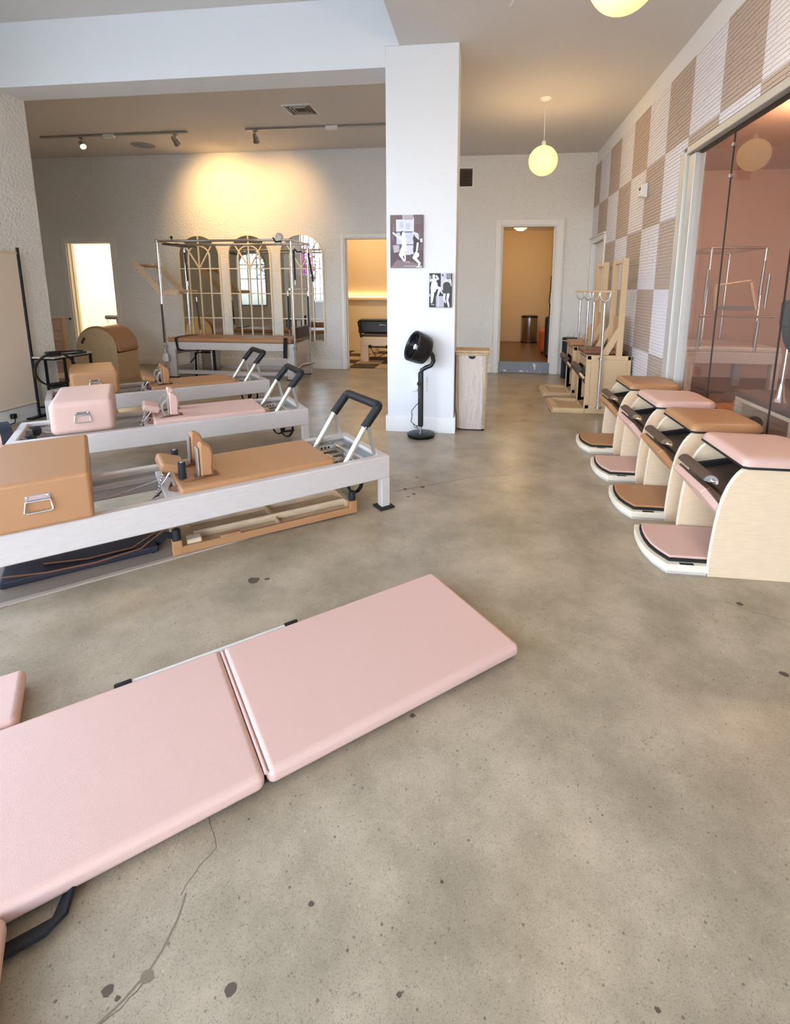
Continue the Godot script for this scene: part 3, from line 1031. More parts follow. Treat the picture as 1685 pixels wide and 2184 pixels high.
func make_mirror(label: String, cx: float) -> Node3D:
	var o := thing("arched_mirror", label, "mirror", Vector3(cx, 0, WALL_BACK + 0.004), 0.0, "arched mirrors on the back wall")
	var half := 0.372
	var bottom := 0.42
	var spring := 1.83
	part("mirror_glass", mb().prism(arch(0, half - 0.008, bottom + 0.01, spring), 0.002, 0.008), M.mirror, o)
	var fr := mb()
	arch_band(fr, half, 0.022, bottom, spring, 0.0, 0.024)
	part("frame", fr, M.maple_edge, o)
	# window bars: three uprights, three rails, an inner arch and a V in the head
	var z := 0.016
	var bar := func(a: Vector2, c: Vector2) -> MB:
		return mb().strap([Vector3(a.x, a.y, z), Vector3(c.x, c.y, z)], Vector3(0, 0, 1), 0.012, 0.016)
	for y in [0.823, 1.228, 1.630]:
		part("bar", bar.call(Vector2(-half + 0.015, y), Vector2(half - 0.015, y)), M.maple_edge, o)
	part("bar", bar.call(Vector2(0, bottom + 0.01), Vector2(0, spring + half * 0.9)), M.maple_edge, o)
	for s in [-1.0, 1.0]:
		part("bar", bar.call(Vector2(s * 0.186, bottom + 0.01), Vector2(s * 0.186, 1.83)), M.maple_edge, o)
		part("bar", bar.call(Vector2(0, 1.635), Vector2(s * 0.275, 2.07)), M.maple_edge, o)
	var curve := []
	for i in 17:
		var t := PI * i / 16
		curve.append(Vector3(cos(t) * 0.186, 1.83 + sin(t) * 0.165, z))
	part("inner_arch", mb().strap(curve, Vector3(0, 0, 1), 0.012, 0.016), M.maple_edge, o)
	return o

func build_mirrors() -> void:
	var m := make_mirror("left arched window-pane mirror behind the tower's push bar", -4.705)
	copy_of(m, "arched_mirror", "middle arched window-pane mirror behind the tower bed", Vector3(-3.834, 0, WALL_BACK + 0.004))
	copy_of(m, "arched_mirror", "right arched window-pane mirror nearest the middle doorway", Vector3(-2.95, 0, WALL_BACK + 0.004))


# ------------------------------------------------------------------ tower table with its pipe frame
func build_tower() -> void:
	var o := thing("tower_table", "white trapeze table with chrome pole frame in front of arched mirrors", "exercise table")
	var x0 := -4.64
	var x1 := -2.66
	var zn := -6.86
	var zf := -7.42
	var top := 1.965
	var zm := (zn + zf) / 2
	# legs and frame
	for q in [[x0 + 0.065, zn, "leg"], [x1 - 0.07, zn, "leg"], [x0 + 0.065, zf, "leg"], [x1 - 0.07, zf, "leg"]]:
		var l := part("leg", mb().box(Vector3(q[0], 0.24, q[1]), Vector3(0.13, 0.46, 0.05), 0.004), M.whitewash, o)
		part("foot", mb().box(Vector3(q[0], 0.006, q[1]), Vector3(0.15, 0.012, 0.07), 0.003), M.black_rubber, l)
	for z in [zn, zf]:
		part("side_rail", mb().box(Vector3((x0 + x1) / 2, 0.475, z), Vector3(x1 - x0 - 0.02, 0.11, 0.048), 0.004), M.whitewash, o)
		part("stretcher", mb().box(Vector3((x0 + x1) / 2, 0.085, z), Vector3(x1 - x0 - 0.28, 0.055, 0.04), 0.004), M.whitewash, o)
	for x in [x0 + 0.03, x1 - 0.03]:
		part("end_rail", mb().box(Vector3(x, 0.43, zm), Vector3(0.05, 0.2, 0.52), 0.004), M.whitewash, o)
		part("end_stretcher", mb().box(Vector3(x, 0.1, zm), Vector3(0.05, 0.08, 0.52), 0.004), M.whitewash, o)
	part("end_panel", mb().box(Vector3(x1 - 0.07, 0.25, zm), Vector3(0.02, 0.34, 0.46), 0.004), M.whitewash, o)
	part("mattress", mb().rbox(Vector3((x0 + x1) / 2 - 0.03, 0.562, zm), Vector3(x1 - x0 - 0.08, 0.062, 0.6), 0.022), M.tan_vinyl, o)
	# poles
	for z in [zn, zf]:
		for x in [x0, x1]:
			var p := part("pole", mb().tube([Vector3(x, 0.012, z + 0.045 * (1 if z == zn else -1)), Vector3(x, top, z + 0.045 * (1 if z == zn else -1))], 0.0165, 12), M.chrome, o)
			for y in [0.12, 0.47]:
				part("clamp", mb(at(x, y, z + 0.045 * (1 if z == zn else -1))).lathe([Vector2(0.0165, -0.02), Vector2(0.026, -0.018), Vector2(0.026, 0.018), Vector2(0.0165, 0.02)], 12), M.steel, p)
		part("top_pole", mb().tube([Vector3(x0 - 0.02, top, z + 0.045 * (1 if z == zn else -1)), Vector3(x1 + 0.02, top, z + 0.045 * (1 if z == zn else -1))], 0.0165, 12), M.chrome, o)
	for x in [x0, x1]:
		part("cross_pole", mb().tube([Vector3(x, top, zn + 0.06), Vector3(x, top, zf - 0.06)], 0.0165, 12), M.chrome, o)
		for z in [zn + 0.045, zf - 0.045]:
			part("elbow", mb().sphere(Vector3(x, top, z), 0.026, 12, 8), M.chrome, o)
	part("cross_pole", mb().tube([Vector3(x1 - 0.03, 1.30, zn + 0.08), Vector3(x1 - 0.03, 1.30, zf - 0.1)], 0.013, 10), M.chrome, o)
	part("cross_pole", mb().tube([Vector3(x1 - 0.03, 0.14, zn + 0.06), Vector3(x1 - 0.03, 0.19, zm), Vector3(x1 + 0.03, 0.17, zf - 0.06)], 0.02, 10), M.chrome, o)
	# sliding bar of the roof with black knob and plates
	part("roof_plate", mb().box(Vector3(x0 + 0.14, top - 0.035, zm), Vector3(0.24, 0.02, 0.5), 0.004), M.bronze_metal, o)
	part("roof_knob", mb().sphere(Vector3(x0 + 0.225, top + 0.05, zn + 0.045), 0.02, 12, 8), M.black_plastic, o)
	part("roof_knob", mb().tube([Vector3(x0 + 0.225, top, zn + 0.045), Vector3(x0 + 0.225, top + 0.04, zn + 0.045)], 0.007, 8), M.black_plastic, o)
	# push-through bar of pale wood, swung out to the left
	var pb := mb()
	var px := Vector3(-0.42, 0.45, 0)
	for z in [zn + 0.02, zf + 0.05]:
		var foot := Vector3(x0 - 0.005, 1.235, z)
		pb.strap([foot, foot + px], Vector3(0, 0, 1), 0.022, 0.085)
	part("push_bar", pb, M.birch, o)
	part("push_board", mb().box(Vector3(x0 + 0.12, 1.27, zm + 0.03), Vector3(0.24, 0.028, 0.5), 0.004), M.birch, o)
	part("push_board", mb().box(Vector3(x0 + 0.12, 1.235, zn + 0.03), Vector3(0.26, 0.05, 0.03), 0.004), M.birch, o)
	var rung := []
	for i in 13:
		var t := i / 12.0
		rung.append(Vector3(x0 - 0.39, 1.635 + 0.006 * sin(t * TAU), lerpf(zn + 0.02, zf + 0.05, t)))
	part("push_handle", mb().tube(rung, 0.014, 10), M.honey_wood, o)
	part("push_grip", mb(Transform3D(Basis(Vector3.RIGHT, PI / 2), Vector3(x0 - 0.39, 1.635, zm + 0.04))).lathe([Vector2(0.012, -0.075), Vector2(0.024, -0.04), Vector2(0.021, 0), Vector2(0.024, 0.04), Vector2(0.012, 0.075)], 14), M.honey_wood, o)
	# springs: dark coils between short chains
	for s in [[Vector3(x0 + 0.03, 1.92, zf), Vector3(x0 + 0.05, 1.35, zf)], [Vector3(x0 + 0.02, 1.17, zn + 0.09), Vector3(x0 + 0.02, 0.44, zn + 0.1)], [Vector3(x0 + 0.17, 1.17, zf), Vector3(x0 + 0.2, 0.6, zf)], [Vector3(x1 + 0.02, 1.9, zn), Vector3(x1 + 0.025, 1.36, zn)], [Vector3(x1 + 0.02, 1.9, zf), Vector3(x1 + 0.1, 1.35, zf)], [Vector3(x1 - 0.09, 1.28, zn), Vector3(x1 - 0.09, 0.66, zn)], [Vector3(x1 + 0.0, 1.27, zf), Vector3(x1 + 0.0, 0.66, zf)]]:
		var a: Vector3 = s[0]
		var b: Vector3 = s[1]
		var sp := mb()
		var coil := []
		for i in 41:
			coil.append(a.lerp(b, 0.12 + 0.76 * i / 40.0))
		sp.tube(coil, 0.0125, 8)
		for i in 20:   # raised turns
			var c := a.lerp(b, 0.14 + 0.72 * i / 19.0)
			sp.tube([c - (b - a).normalized() * 0.005, c + (b - a).normalized() * 0.005], 0.0145, 8)
		var part_spring := part("spring", sp, M.green_rubber if s[0].x > -3.0 else M.dark_leather, o)
		part("spring_hook", mb().tube([a, a.lerp(b, 0.12)], 0.004, 6), M.chrome, part_spring)
		part("spring_hook", mb().tube([a.lerp(b, 0.88), b], 0.004, 6), M.chrome, part_spring)
	# black strap round the left end of the mattress
	part("belt", mb().strap([Vector3(x0 + 0.2, 0.6, zf + 0.1), Vector3(x0 + 0.18, 0.605, zn - 0.02), Vector3(x0 + 0.165, 0.59, zn + 0.05), Vector3(x0 + 0.19, 0.43, zn + 0.055), Vector3(x0 + 0.3, 0.40, zn + 0.03), Vector3(x0 + 0.5, 0.41, zn - 0.02)], Vector3.RIGHT, 0.035, 0.005), M.black_webbing, o)
	part("belt", mb().strap([Vector3(x0 + 0.33, 0.41, zm), Vector3(x0 + 0.3, 0.27, zm + 0.1), Vector3(x0 + 0.24, 0.2, zm + 0.12)], Vector3(0.7, 0.5, 0), 0.03, 0.005), M.black_webbing, o)
	part("belt", mb().strap([Vector3(x0 + 0.57, 0.42, zm), Vector3(x0 + 0.62, 0.38, zm + 0.1), Vector3(x0 + 0.66, 0.06, zm + 0.16)], Vector3.RIGHT, 0.035, 0.005), M.black_webbing, o)
	part("belt", mb().strap([Vector3(x0 + 0.37, 0.43, zm), Vector3(x0 + 0.38, 0.3, zm), Vector3(x0 + 0.385, 0.15, zm)], Vector3.RIGHT, 0.03, 0.005), M.black_webbing, o)
	# black foot strap hanging at the right end of the bed
	part("foot_strap", mb().strap([Vector3(x1 - 0.13, 0.62, zn + 0.06), Vector3(x1 - 0.135, 0.45, zn + 0.075), Vector3(x1 - 0.14, 0.33, zn + 0.075)], Vector3.RIGHT, 0.05, 0.02), M.black_webbing, o)
	# fleece slings
	var fl := thing("fleece_cuff", "white fleece cuff with black band hung at the tower's near corner", "cuff", Vector3(x1 - 0.17, top + 0.01, zn + 0.05), 0.0, "fleece cuffs of the tower")
	part("pad", mb(Transform3D(Basis(Vector3(0, 0, 1), -0.25), Vector3.ZERO)).rbox(Vector3.ZERO, Vector3(0.1, 0.17, 0.1), 0.045), M.fleece, fl)
	part("band", mb().strap([Vector3(-0.07, 0.02, 0.03), Vector3(-0.02, -0.04, 0.058), Vector3(0.055, -0.03, 0.045)], Vector3(0.2, 1, 0), 0.02, 0.006), M.black_webbing, fl)
	copy_of(fl, "fleece_cuff", "white fleece cuff with black band hung at the tower's far corner", Vector3(x1 - 0.09, top - 0.09, zf + 0.12), 0.6)
	var tas := thing("cotton_loops", "pair of white cotton loops hanging by the tower's left leg", "cotton loops", Vector3(x0 + 0.02, 0.43, zn + 0.1))
	for s in [-1.0, 1.0]:
		part("loop", mb(Transform3D(Basis(Vector3(0, 0, 1), 0.1 * s), Vector3(0.022 * s, -0.12, 0.01 * s))).rbox(Vector3.ZERO, Vector3(0.055, 0.13, 0.05), 0.025), M.fleece, tas)
	part("cord", mb().tube([Vector3(0, 0, 0), Vector3(0.0, -0.07, 0)], 0.006, 6), M.fleece, tas)
	# sitting box lid standing at the right end
	var bx := thing("backrest_board", "brown leather padded board standing on the tower's right end", "padded board", Vector3(x1 - 0.005, 0.593, zm))
	part("pad", mb().rbox(Vector3(-0.02, 0.085, 0), Vector3(0.05, 0.17, 0.5), 0.015), M.brown_leather, bx)
	part("edge", mb().box(Vector3(0.012, 0.085, 0), Vector3(0.012, 0.16, 0.49), 0.003), M.dark_leather, bx)
	# small stool under the table
	var stl := thing("grey_stool", "grey box and black frame stored under the tower's left end", "storage box", Vector3(x0 + 0.5, 0, zm - 0.02))
	part("box", mb().rbox(Vector3(0, 0.2, 0), Vector3(0.19, 0.4, 0.24), 0.03), M.steel, stl)
	part("frame", mb().tube([Vector3(-0.14, 0.0, 0.2), Vector3(-0.13, 0.36, 0.2), Vector3(0.1, 0.37, 0.2)], 0.014, 8), M.black_metal, stl)

# ------------------------------------------------------------------ reformers
func make_reformer(label: String, vinyl: Material, leather: Material, c: Vector3, deg: float, pegs: bool) -> Node3D:
	var o := thing("reformer", label, "reformer", c, deg_to_rad(deg), "reformers standing side by side")
	var L := 1.98
	var W := 0.60
	for s in [-1.0, 1.0]:
		var z: float = s * (W / 2 - 0.0275)
		var rail := part("side_rail", mb().box(Vector3(0, RT - 0.0675, z), Vector3(L, 0.135, 0.055), 0.005), M.whitewash, o)
		part("track", mb().box(Vector3(0, RT - 0.06, s * (W / 2 - 0.064)), Vector3(L - 0.1, 0.03, 0.018), 0.002), M.whitewash, rail)
		part("track_groove", mb().box(Vector3(0, RT - 0.028, s * (W / 2 - 0.06)), Vector3(L - 0.1, 0.012, 0.01), 0.002), M.steel, rail)
		for e in [-1.0, 1.0]:
			var leg := part("leg", mb().box(Vector3(e * (L / 2 - 0.029), 0.102, z), Vector3(0.058, 0.18, 0.052), 0.004), M.whitewash, o)
			part("foot_pad", mb().box(Vector3(e * (L / 2 - 0.029), 0.006, z), Vector3(0.1, 0.012, 0.1), 0.003), M.black_rubber, leg)
	for e in [-1.0, 1.0]:
		part("end_rail", mb().box(Vector3(e * (L / 2 - 0.025), RT - 0.0675, 0), Vector3(0.05, 0.135, W - 0.11), 0.005), M.whitewash, o)
	# carriage
	var cx := 0.255
	var car := part("carriage", mb().box(Vector3(cx - 0.03, RT - 0.028, 0.02), Vector3(0.86, 0.03, 0.46), 0.004), M.whitewash, o)
	part("cushion", mb().rbox(Vector3(cx, RT + 0.006, 0.015), Vector3(0.80, 0.044, 0.47), 0.016), vinyl, car)
	for s in [-1.0, 1.0]:
		var z: float = 0.118 * s
		var pr := [Vector2(-0.03, 0.0), Vector2(0.032, 0.0), Vector2(0.028, 0.05), Vector2(0.034, 0.09), Vector2(0.033, 0.125), Vector2(0.022, 0.155), Vector2(0.002, 0.172), Vector2(-0.018, 0.176), Vector2(-0.03, 0.168)]
		var pad := part("shoulder_rest", mb(at(0.0, RT + 0.03, z)).prism(pr, -0.03, 0.03, 0.009), vinyl, o)
		part("bracket", mb(at(-0.035, RT + 0.03, z)).box(Vector3(-0.004, 0.075, 0.0), Vector3(0.009, 0.155, 0.05), 0.002), M.aluminium, pad)
		part("bracket_base", mb(at(-0.03, RT + 0.031, z)).box(Vector3(0.03, 0, 0), Vector3(0.11, 0.006, 0.08), 0.001), leather, pad)
		if not pegs:
			var ring := []
			for i in 13:
				var t := PI * i / 12
				ring.append(Vector3(-0.045 - sin(t) * 0.035, RT + 0.035 + 0.055 - cos(t) * 0.055, z))
			part("rest_loop", mb().strap(ring, Vector3(0, 0, 1), 0.035, 0.012), M.aluminium, pad)
		else:
			var peg := part("rope_peg", mb(at(-0.112, RT + 0.035, z)).lathe([Vector2(0, 0.085), Vector2(0.017, 0.084), Vector2(0.0185, 0.08), Vector2(0.0185, 0.0), Vector2(0, 0)], 16), M.black_rubber, o)
			part("peg_core", mb(at(-0.112, RT + 0.035, z)).lathe([Vector2(0, 0.0865), Vector2(0.009, 0.0865), Vector2(0.01, 0.084)], 12), M.chrome, peg)
		part("bolt", mb().sphere(Vector3(-0.07, RT + 0.02, z + 0.04), 0.011, 10, 8), M.chrome, o)
		# leather shoulder strap lying round the peg
		part("leather_strap", mb().strap([Vector3(-0.015, RT + 0.03, z + 0.045), Vector3(-0.07, RT + 0.022, z + 0.055), Vector3(-0.16, RT + 0.0, z + 0.04), Vector3(-0.18, RT - 0.012, z + 0.01), Vector3(-0.16, RT + 0.004, z - 0.03)], Vector3.UP, 0.032, 0.004), leather, o)
	var hr := part("headrest", mb(Transform3D(Basis(Vector3(0, 0, 1), -0.32), Vector3(-0.15, RT + 0.085, 0.0))).rbox(Vector3.ZERO, Vector3(0.12, 0.05, 0.2), 0.018), vinyl, o)
	part("headrest_prop", mb().tube([Vector3(-0.14, RT + 0.07, 0.03), Vector3(-0.2, RT - 0.01, 0.03)], 0.006, 8), M.chrome, hr)
	for q in [[Vector3(-0.195, RT + 0.055, 0.07), Vector3(-0.235, RT - 0.06, 0.07)], [Vector3(-0.165, RT - 0.01, 0.12), Vector3(-0.2, RT - 0.1, 0.1)]]:
		var ch := mb()
		for i in 9:
			var p: Vector3 = (q[0] as Vector3).lerp(q[1], i / 8.0)
			ch.sphere(p, 0.0075 if i % 2 == 0 else 0.0045, 8, 6)
		ch.tube([q[0], q[1]], 0.003, 6)
		part("chain", ch, M.chrome, o)
	part("rope_loop", mb().strap([Vector3(-0.2, RT - 0.03, 0.05), Vector3(-0.25, RT - 0.09, 0.04), Vector3(-0.3, RT - 0.13, 0.04), Vector3(-0.33, RT - 0.17, 0.05)], Vector3(0, 0.3, 1), 0.02, 0.005), M.dark_leather, o)
	part("rope_loop", mb().strap([Vector3(-0.21, RT - 0.05, 0.09), Vector3(-0.235, RT - 0.035, 0.1), Vector3(-0.26, RT - 0.06, 0.1), Vector3(-0.285, RT - 0.14, 0.1)], Vector3(0, 0.3, 1), 0.018, 0.005), M.dark_leather, o)
	# springs, spring bar, bright angle plate at the foot end
	part("angle_plate", mb().box(Vector3(0.90, RT - 0.075, 0), Vector3(0.085, 0.012, 0.47), 0.002), M.aluminium, o)
	part("angle_plate", mb().box(Vector3(0.937, RT - 0.045, 0), Vector3(0.008, 0.06, 0.47), 0.002), M.aluminium, o)
	part("spring_bar", mb().tube([Vector3(0.865, RT - 0.045, -0.235), Vector3(0.865, RT - 0.045, 0.235)], 0.011, 10), M.chrome, o)
	for i in 4:
		var z := -0.15 + 0.1 * i
		var sp := mb()
		sp.tube([Vector3(0.66, RT - 0.065, z), Vector3(0.85, RT - 0.055, z)], 0.010, 8)
		for k in 15:
			sp.tube([Vector3(0.665 + 0.0125 * k, RT - 0.064, z), Vector3(0.671 + 0.0125 * k, RT - 0.064, z)], 0.0125, 8)
		part("spring", sp, M.steel, o)
	part("stop_block", mb().box(Vector3(0.70, RT - 0.05, 0.05), Vector3(0.05, 0.06, 0.09), 0.004), M.birch, o)
	part("scale_plate", mb().box(Vector3(0.80, RT - 0.06, -W / 2 + 0.075), Vector3(0.12, 0.022, 0.004)), M.white_plastic, o)
	for i in 3:
		part("scale_mark", mb().box(Vector3(0.775 + 0.025 * i, RT - 0.06, -W / 2 + 0.078), Vector3(0.012, 0.012, 0.003)), M.black_plastic, o)
	# foot bar
	var h := Vector3(0.243, 0.288, 0)
	var zb := 0.215
	var foot := Vector3(0.725, RT + 0.004, 0)
	var bar := part("foot_bar", mb().tube([foot + Vector3(0, -0.05, zb), foot + h * 0.62 + Vector3(0, 0, zb)], 0.0165, 14), M.champagne_tube, o)
	part("bar_tube", mb().tube([foot + Vector3(0, -0.05, -zb), foot + h * 0.62 + Vector3(0, 0, -zb)], 0.0165, 14), M.champagne_tube, bar)
	var u := []
	var r := 0.022
	u.append(foot + h * 0.58 + Vector3(0, 0, zb))
	for i in 6:
		var t := PI / 2 * i / 5
		u.append(foot + h - h.normalized() * r + h.normalized() * r * sin(t) + Vector3(0, 0, zb - r + r * cos(t)))
	for i in 6:
		var t := PI / 2 * i / 5
		u.append(foot + h - h.normalized() * r + h.normalized() * r * cos(t) + Vector3(0, 0, -zb + r - r * sin(t)))
	u.append(foot + h * 0.58 + Vector3(0, 0, -zb))
	part("bar_grip", mb().tube(u, 0.0265, 16), M.foam_black, bar)
	for s in [-1.0, 1.0]:
		part("bar_strut", mb().strap([foot + h * 0.6 + Vector3(0.012, 0, s * (zb + 0.022)), Vector3(0.918, RT + 0.002, s * (zb + 0.022))], Vector3(0, 0, 1), 0.01, 0.02), M.aluminium, bar)
		part("bolt", mb().sphere(foot + h * 0.6 + Vector3(-0.004, 0.0, s * (zb + 0.018)), 0.01, 8, 6), M.chrome, bar)
	# black foot loops hung under the foot end
	for s in [-1.0, 1.0]:
		var loop := []
		for i in 15:
			var t := TAU * i / 14
			loop.append(Vector3(0.84 + sin(t) * 0.05 + 0.02 * s, RT - 0.2 + cos(t) * 0.075, 0.03 + 0.06 * s))
		part("foot_loop", mb().strap(loop, Vector3(0.2, 0, 1), 0.028, 0.006), M.black_webbing, o)
	# pulley blocks at the head end
	for s in [-1.0, 1.0]:
		var blk := part("pulley_block", mb().box(Vector3(-0.925, RT - 0.04, s * 0.12), Vector3(0.05, 0.05, 0.035), 0.004), M.steel, o)
		part("pulley_wheel", mb(Transform3D(Basis(Vector3.RIGHT, PI / 2), Vector3(-0.885, RT - 0.035, s * 0.12))).lathe([Vector2(0, 0.012), Vector2(0.036, 0.012), Vector2(0.032, 0.004), Vector2(0.032, -0.004), Vector2(0.036, -0.012), Vector2(0, -0.012)], 20), M.black_rubber, blk)
		var cord := []
		for i in 11:
			var t := i / 10.0
			cord.append(Vector3(lerpf(-0.9, -0.2, t), RT - 0.035 - sin(t * PI) * 0.05 + (0.03 if i == 0 else 0.0), s * 0.12))
		part("cord", mb().tube(cord, 0.005, 6), M.linen, o)
	return o

func sitting_box(label: String, vinyl: Material, r: Node3D, x0: float, x1: float, z0: float, z1: float, round_ := 0.018, tall := 0.208) -> void:
	var o := thing("sitting_box", label, "padded box", r.position, r.rotation.y, "padded boxes across the reformers")
	var c := Vector3((x0 + x1) / 2, RT + 0.002 + tall / 2, (z0 + z1) / 2)
	part("body", mb().rbox(c, Vector3(x1 - x0, tall, z1 - z0), round_, 6), vinyl, o)
	var hz := z1 + 0.002
	var hx := c.x
	var hy := RT + 0.115
	var hd := part("handle_plate", mb().box(Vector3(hx, hy + 0.022, hz), Vector3(0.085, 0.03, 0.006), 0.002), M.chrome, o)
	for s in [-1.0, 1.0]:
		part("handle_lug", mb(Transform3D(Basis(Vector3.RIGHT, PI / 2), Vector3(hx + s * 0.034, hy + 0.028, hz + 0.004))).lathe([Vector2(0, 0.005), Vector2(0.005, 0.003), Vector2(0.006, 0)], 10), M.chrome, hd)
	part("handle_bar", mb().tube([Vector3(hx - 0.04, hy + 0.012, hz + 0.008), Vector3(hx - 0.047, hy - 0.028, hz + 0.013), Vector3(hx - 0.04, hy - 0.035, hz + 0.013), Vector3(hx + 0.04, hy - 0.035, hz + 0.013), Vector3(hx + 0.047, hy - 0.028, hz + 0.013), Vector3(hx + 0.04, hy + 0.012, hz + 0.008), Vector3(hx - 0.04, hy + 0.012, hz + 0.008)], 0.0042, 8), M.chrome, hd)

func build_reformers() -> void:
	var near := make_reformer("nearest whitewashed reformer with tan carriage and wide tan box", M.tan_vinyl, M.brown_leather, Vector3(-1.4775, 0, -2.3856), 41.2, true)
	var mid := make_reformer("middle whitewashed reformer with pink carriage and pink shoulder rests", M.pink_vinyl, M.brown_leather, Vector3(-2.390, 0, -3.529), 37.5, false)
	var far := make_reformer("farthest whitewashed reformer with tan carriage in front of the barrel", M.tan_vinyl, M.dark_leather, Vector3(-3.244, 0, -4.696), 41.5, false)
	sitting_box("large tan padded box with chrome handle on the nearest reformer", M.tan_vinyl, near, -0.86, -0.492, -0.37, 0.318)
	sitting_box("pale pink padded box with chrome handle on the middle reformer", M.pink_vinyl, mid, -0.752, -0.383, -0.43, 0.258, 0.036, 0.222)
	sitting_box("smaller looking tan padded box on the farthest reformer beside the barrel", M.tan_vinyl, far, -0.795, -0.413, -0.43, 0.258, 0.032, 0.222)
	# woven mat under the nearest reformer
	var rug := thing("floor_mat", "thin beige ribbed floor mat under the nearest reformer", "mat", Vector3(-0.779, 0, -2.716), deg_to_rad(42.9))
	part("weave", mb().box(Vector3(-1.25, 0.003, -0.36), Vector3(2.5, 0.006, 0.66)), M.woven_rug, rug)
	part("border", mb().box(Vector3(-1.25, 0.004, -0.015), Vector3(2.5, 0.008, 0.03), 0.002), M.rug_border, rug)
	part("border", mb().box(Vector3(-1.25, 0.004, -0.705), Vector3(2.5, 0.008, 0.03), 0.002), M.rug_border, rug)
	part("border", mb().box(Vector3(0.0, 0.004, -0.36), Vector3(0.03, 0.008, 0.7), 0.002), M.rug_border, rug)
	# wooden frame (jump board) on the floor
	var t := thing("jump_board", "tan edged wooden board frame with black pegs lying under the nearest reformer", "jump board", Vector3(-1.476, 0.0075, -2.089), deg_to_rad(38.4))
	var B := mb().box(Vector3(0.487, 0.006, -0.16), Vector3(0.95, 0.012, 0.31), 0.002)
	part("panel", B, M.birch, t)
	part("front_board", mb().box(Vector3(0.487, 0.02, -0.012), Vector3(0.975, 0.04, 0.024), 0.005), M.tan_vinyl, t)
	for x in [0.02, 0.955]:
		var post := part("corner_post", mb().rbox(Vector3(x, 0.038, -0.02), Vector3(0.046, 0.076, 0.042), 0.006, 2), M.tan_vinyl, t)
		part("peg", mb(at(x, 0.076, -0.024)).lathe([Vector2(0, 0.056), Vector2(0.015, 0.055), Vector2(0.019, 0.05), Vector2(0.021, 0.0), Vector2(0, 0)], 16), M.black_rubber, post)
		part("end_board", mb().box(Vector3(x, 0.026, -0.18), Vector3(0.032, 0.052, 0.29), 0.004), M.birch, t)
	part("rail", mb().box(Vector3(0.53, 0.032, -0.125), Vector3(0.85, 0.04, 0.018), 0.004), M.birch, t)
	part("rail", mb().box(Vector3(0.53, 0.032, -0.29), Vector3(0.85, 0.04, 0.02), 0.004), M.birch, t)
	part("divider", mb().box(Vector3(0.52, 0.022, -0.2), Vector3(0.02, 0.034, 0.16), 0.003), M.birch, t)
	part("divider", mb().box(Vector3(0.53, 0.02, -0.07), Vector3(0.014, 0.03, 0.1), 0.003), M.birch, t)
	part("hook_block", mb().box(Vector3(0.1, 0.036, -0.05), Vector3(0.07, 0.048, 0.06), 0.005), M.birch, t)
	part("hook_block", mb().box(Vector3(0.27, 0.044, -0.016), Vector3(0.1, 0.012, 0.02), 0.003), M.tan_vinyl, t)
	# things stored below
	solo("padded_board", mb(Transform3D(Basis(Vector3.UP, deg_to_rad(40.0)), Vector3(-1.93, 0.0265, -2.06))).rbox(Vector3.ZERO, Vector3(0.62, 0.035, 0.36), 0.01, 2), M.navy_board, "dark navy padded board lying on the ribbed mat", "board")
	solo("black_slider", mb(Transform3D(Basis(Vector3.UP, deg_to_rad(38.0)), Vector3(-1.99, 0.0265, -2.34))).rbox(Vector3.ZERO, Vector3(0.5, 0.035, 0.1), 0.01, 2), M.black_rubber, "narrow black rubber board behind the navy board", "board")
	var st := thing("leather_straps", "long brown leather straps trailing from the reformer onto the mat", "strap")
	part("strap", mb().strap([Vector3(-1.50, 0.20, -2.25), Vector3(-1.55, 0.12, -2.17), Vector3(-1.62, 0.06, -2.05), Vector3(-1.75, 0.052, -1.92), Vector3(-1.9, 0.055, -1.81), Vector3(-2.05, 0.06, -1.74)], Vector3(0.6, 0.7, 0.6), 0.016, 0.005), M.brown_leather, st)
	part("strap", mb().strap([Vector3(-1.54, 0.19, -2.29), Vector3(-1.60, 0.1, -2.2), Vector3(-1.68, 0.05, -2.07), Vector3(-1.82, 0.048, -1.95), Vector3(-1.98, 0.05, -1.88)], Vector3(0.6, 0.7, 0.6), 0.016, 0.005), M.brown_leather, st)
	var gs := thing("grip_strap", "black webbing strap with ring beside the wooden board frame", "strap")
	part("webbing", mb().strap([Vector3(-1.515, 0.085, -2.145), Vector3(-1.56, 0.08, -2.165), Vector3(-1.62, 0.03, -2.16), Vector3(-1.645, 0.012, -2.13), Vector3(-1.60, 0.012, -2.11)], Vector3.UP, 0.035, 0.006), M.black_webbing, gs)
	part("ring", mb().tube([Vector3(-1.50, 0.09, -2.14), Vector3(-1.495, 0.1, -2.135), Vector3(-1.505, 0.105, -2.14), Vector3(-1.515, 0.095, -2.145)], 0.004, 6), M.chrome, gs)
	# bolster at the photo's left edge
	var bo := thing("bolster", "pink bolster with a dark navy end at the left edge behind the tan box", "bolster", Vector3(-3.37, 0.27, -2.85), deg_to_rad(60.0))
	part("roll", mb(Transform3D(Basis(Vector3(0, 0, 1), PI / 2), Vector3(0, 0, 0))).lathe([Vector2(0, 0.16), Vector2(0.08, 0.158), Vector2(0.105, 0.14), Vector2(0.11, 0.1), Vector2(0.11, -0.16), Vector2(0, -0.16)], 28), M.pink_vinyl, bo)
	part("dark_end", mb(Transform3D(Basis(Vector3(0, 0, 1), PI / 2), Vector3(0.0, 0, 0))).lathe([Vector2(0.111, -0.1), Vector2(0.113, -0.12), Vector2(0.113, -0.17), Vector2(0, -0.172)], 28), M.navy_board, bo)
	part("stand", mb().box(Vector3(0, -0.19, 0), Vector3(0.26, 0.16, 0.16), 0.006), M.navy_board, bo)

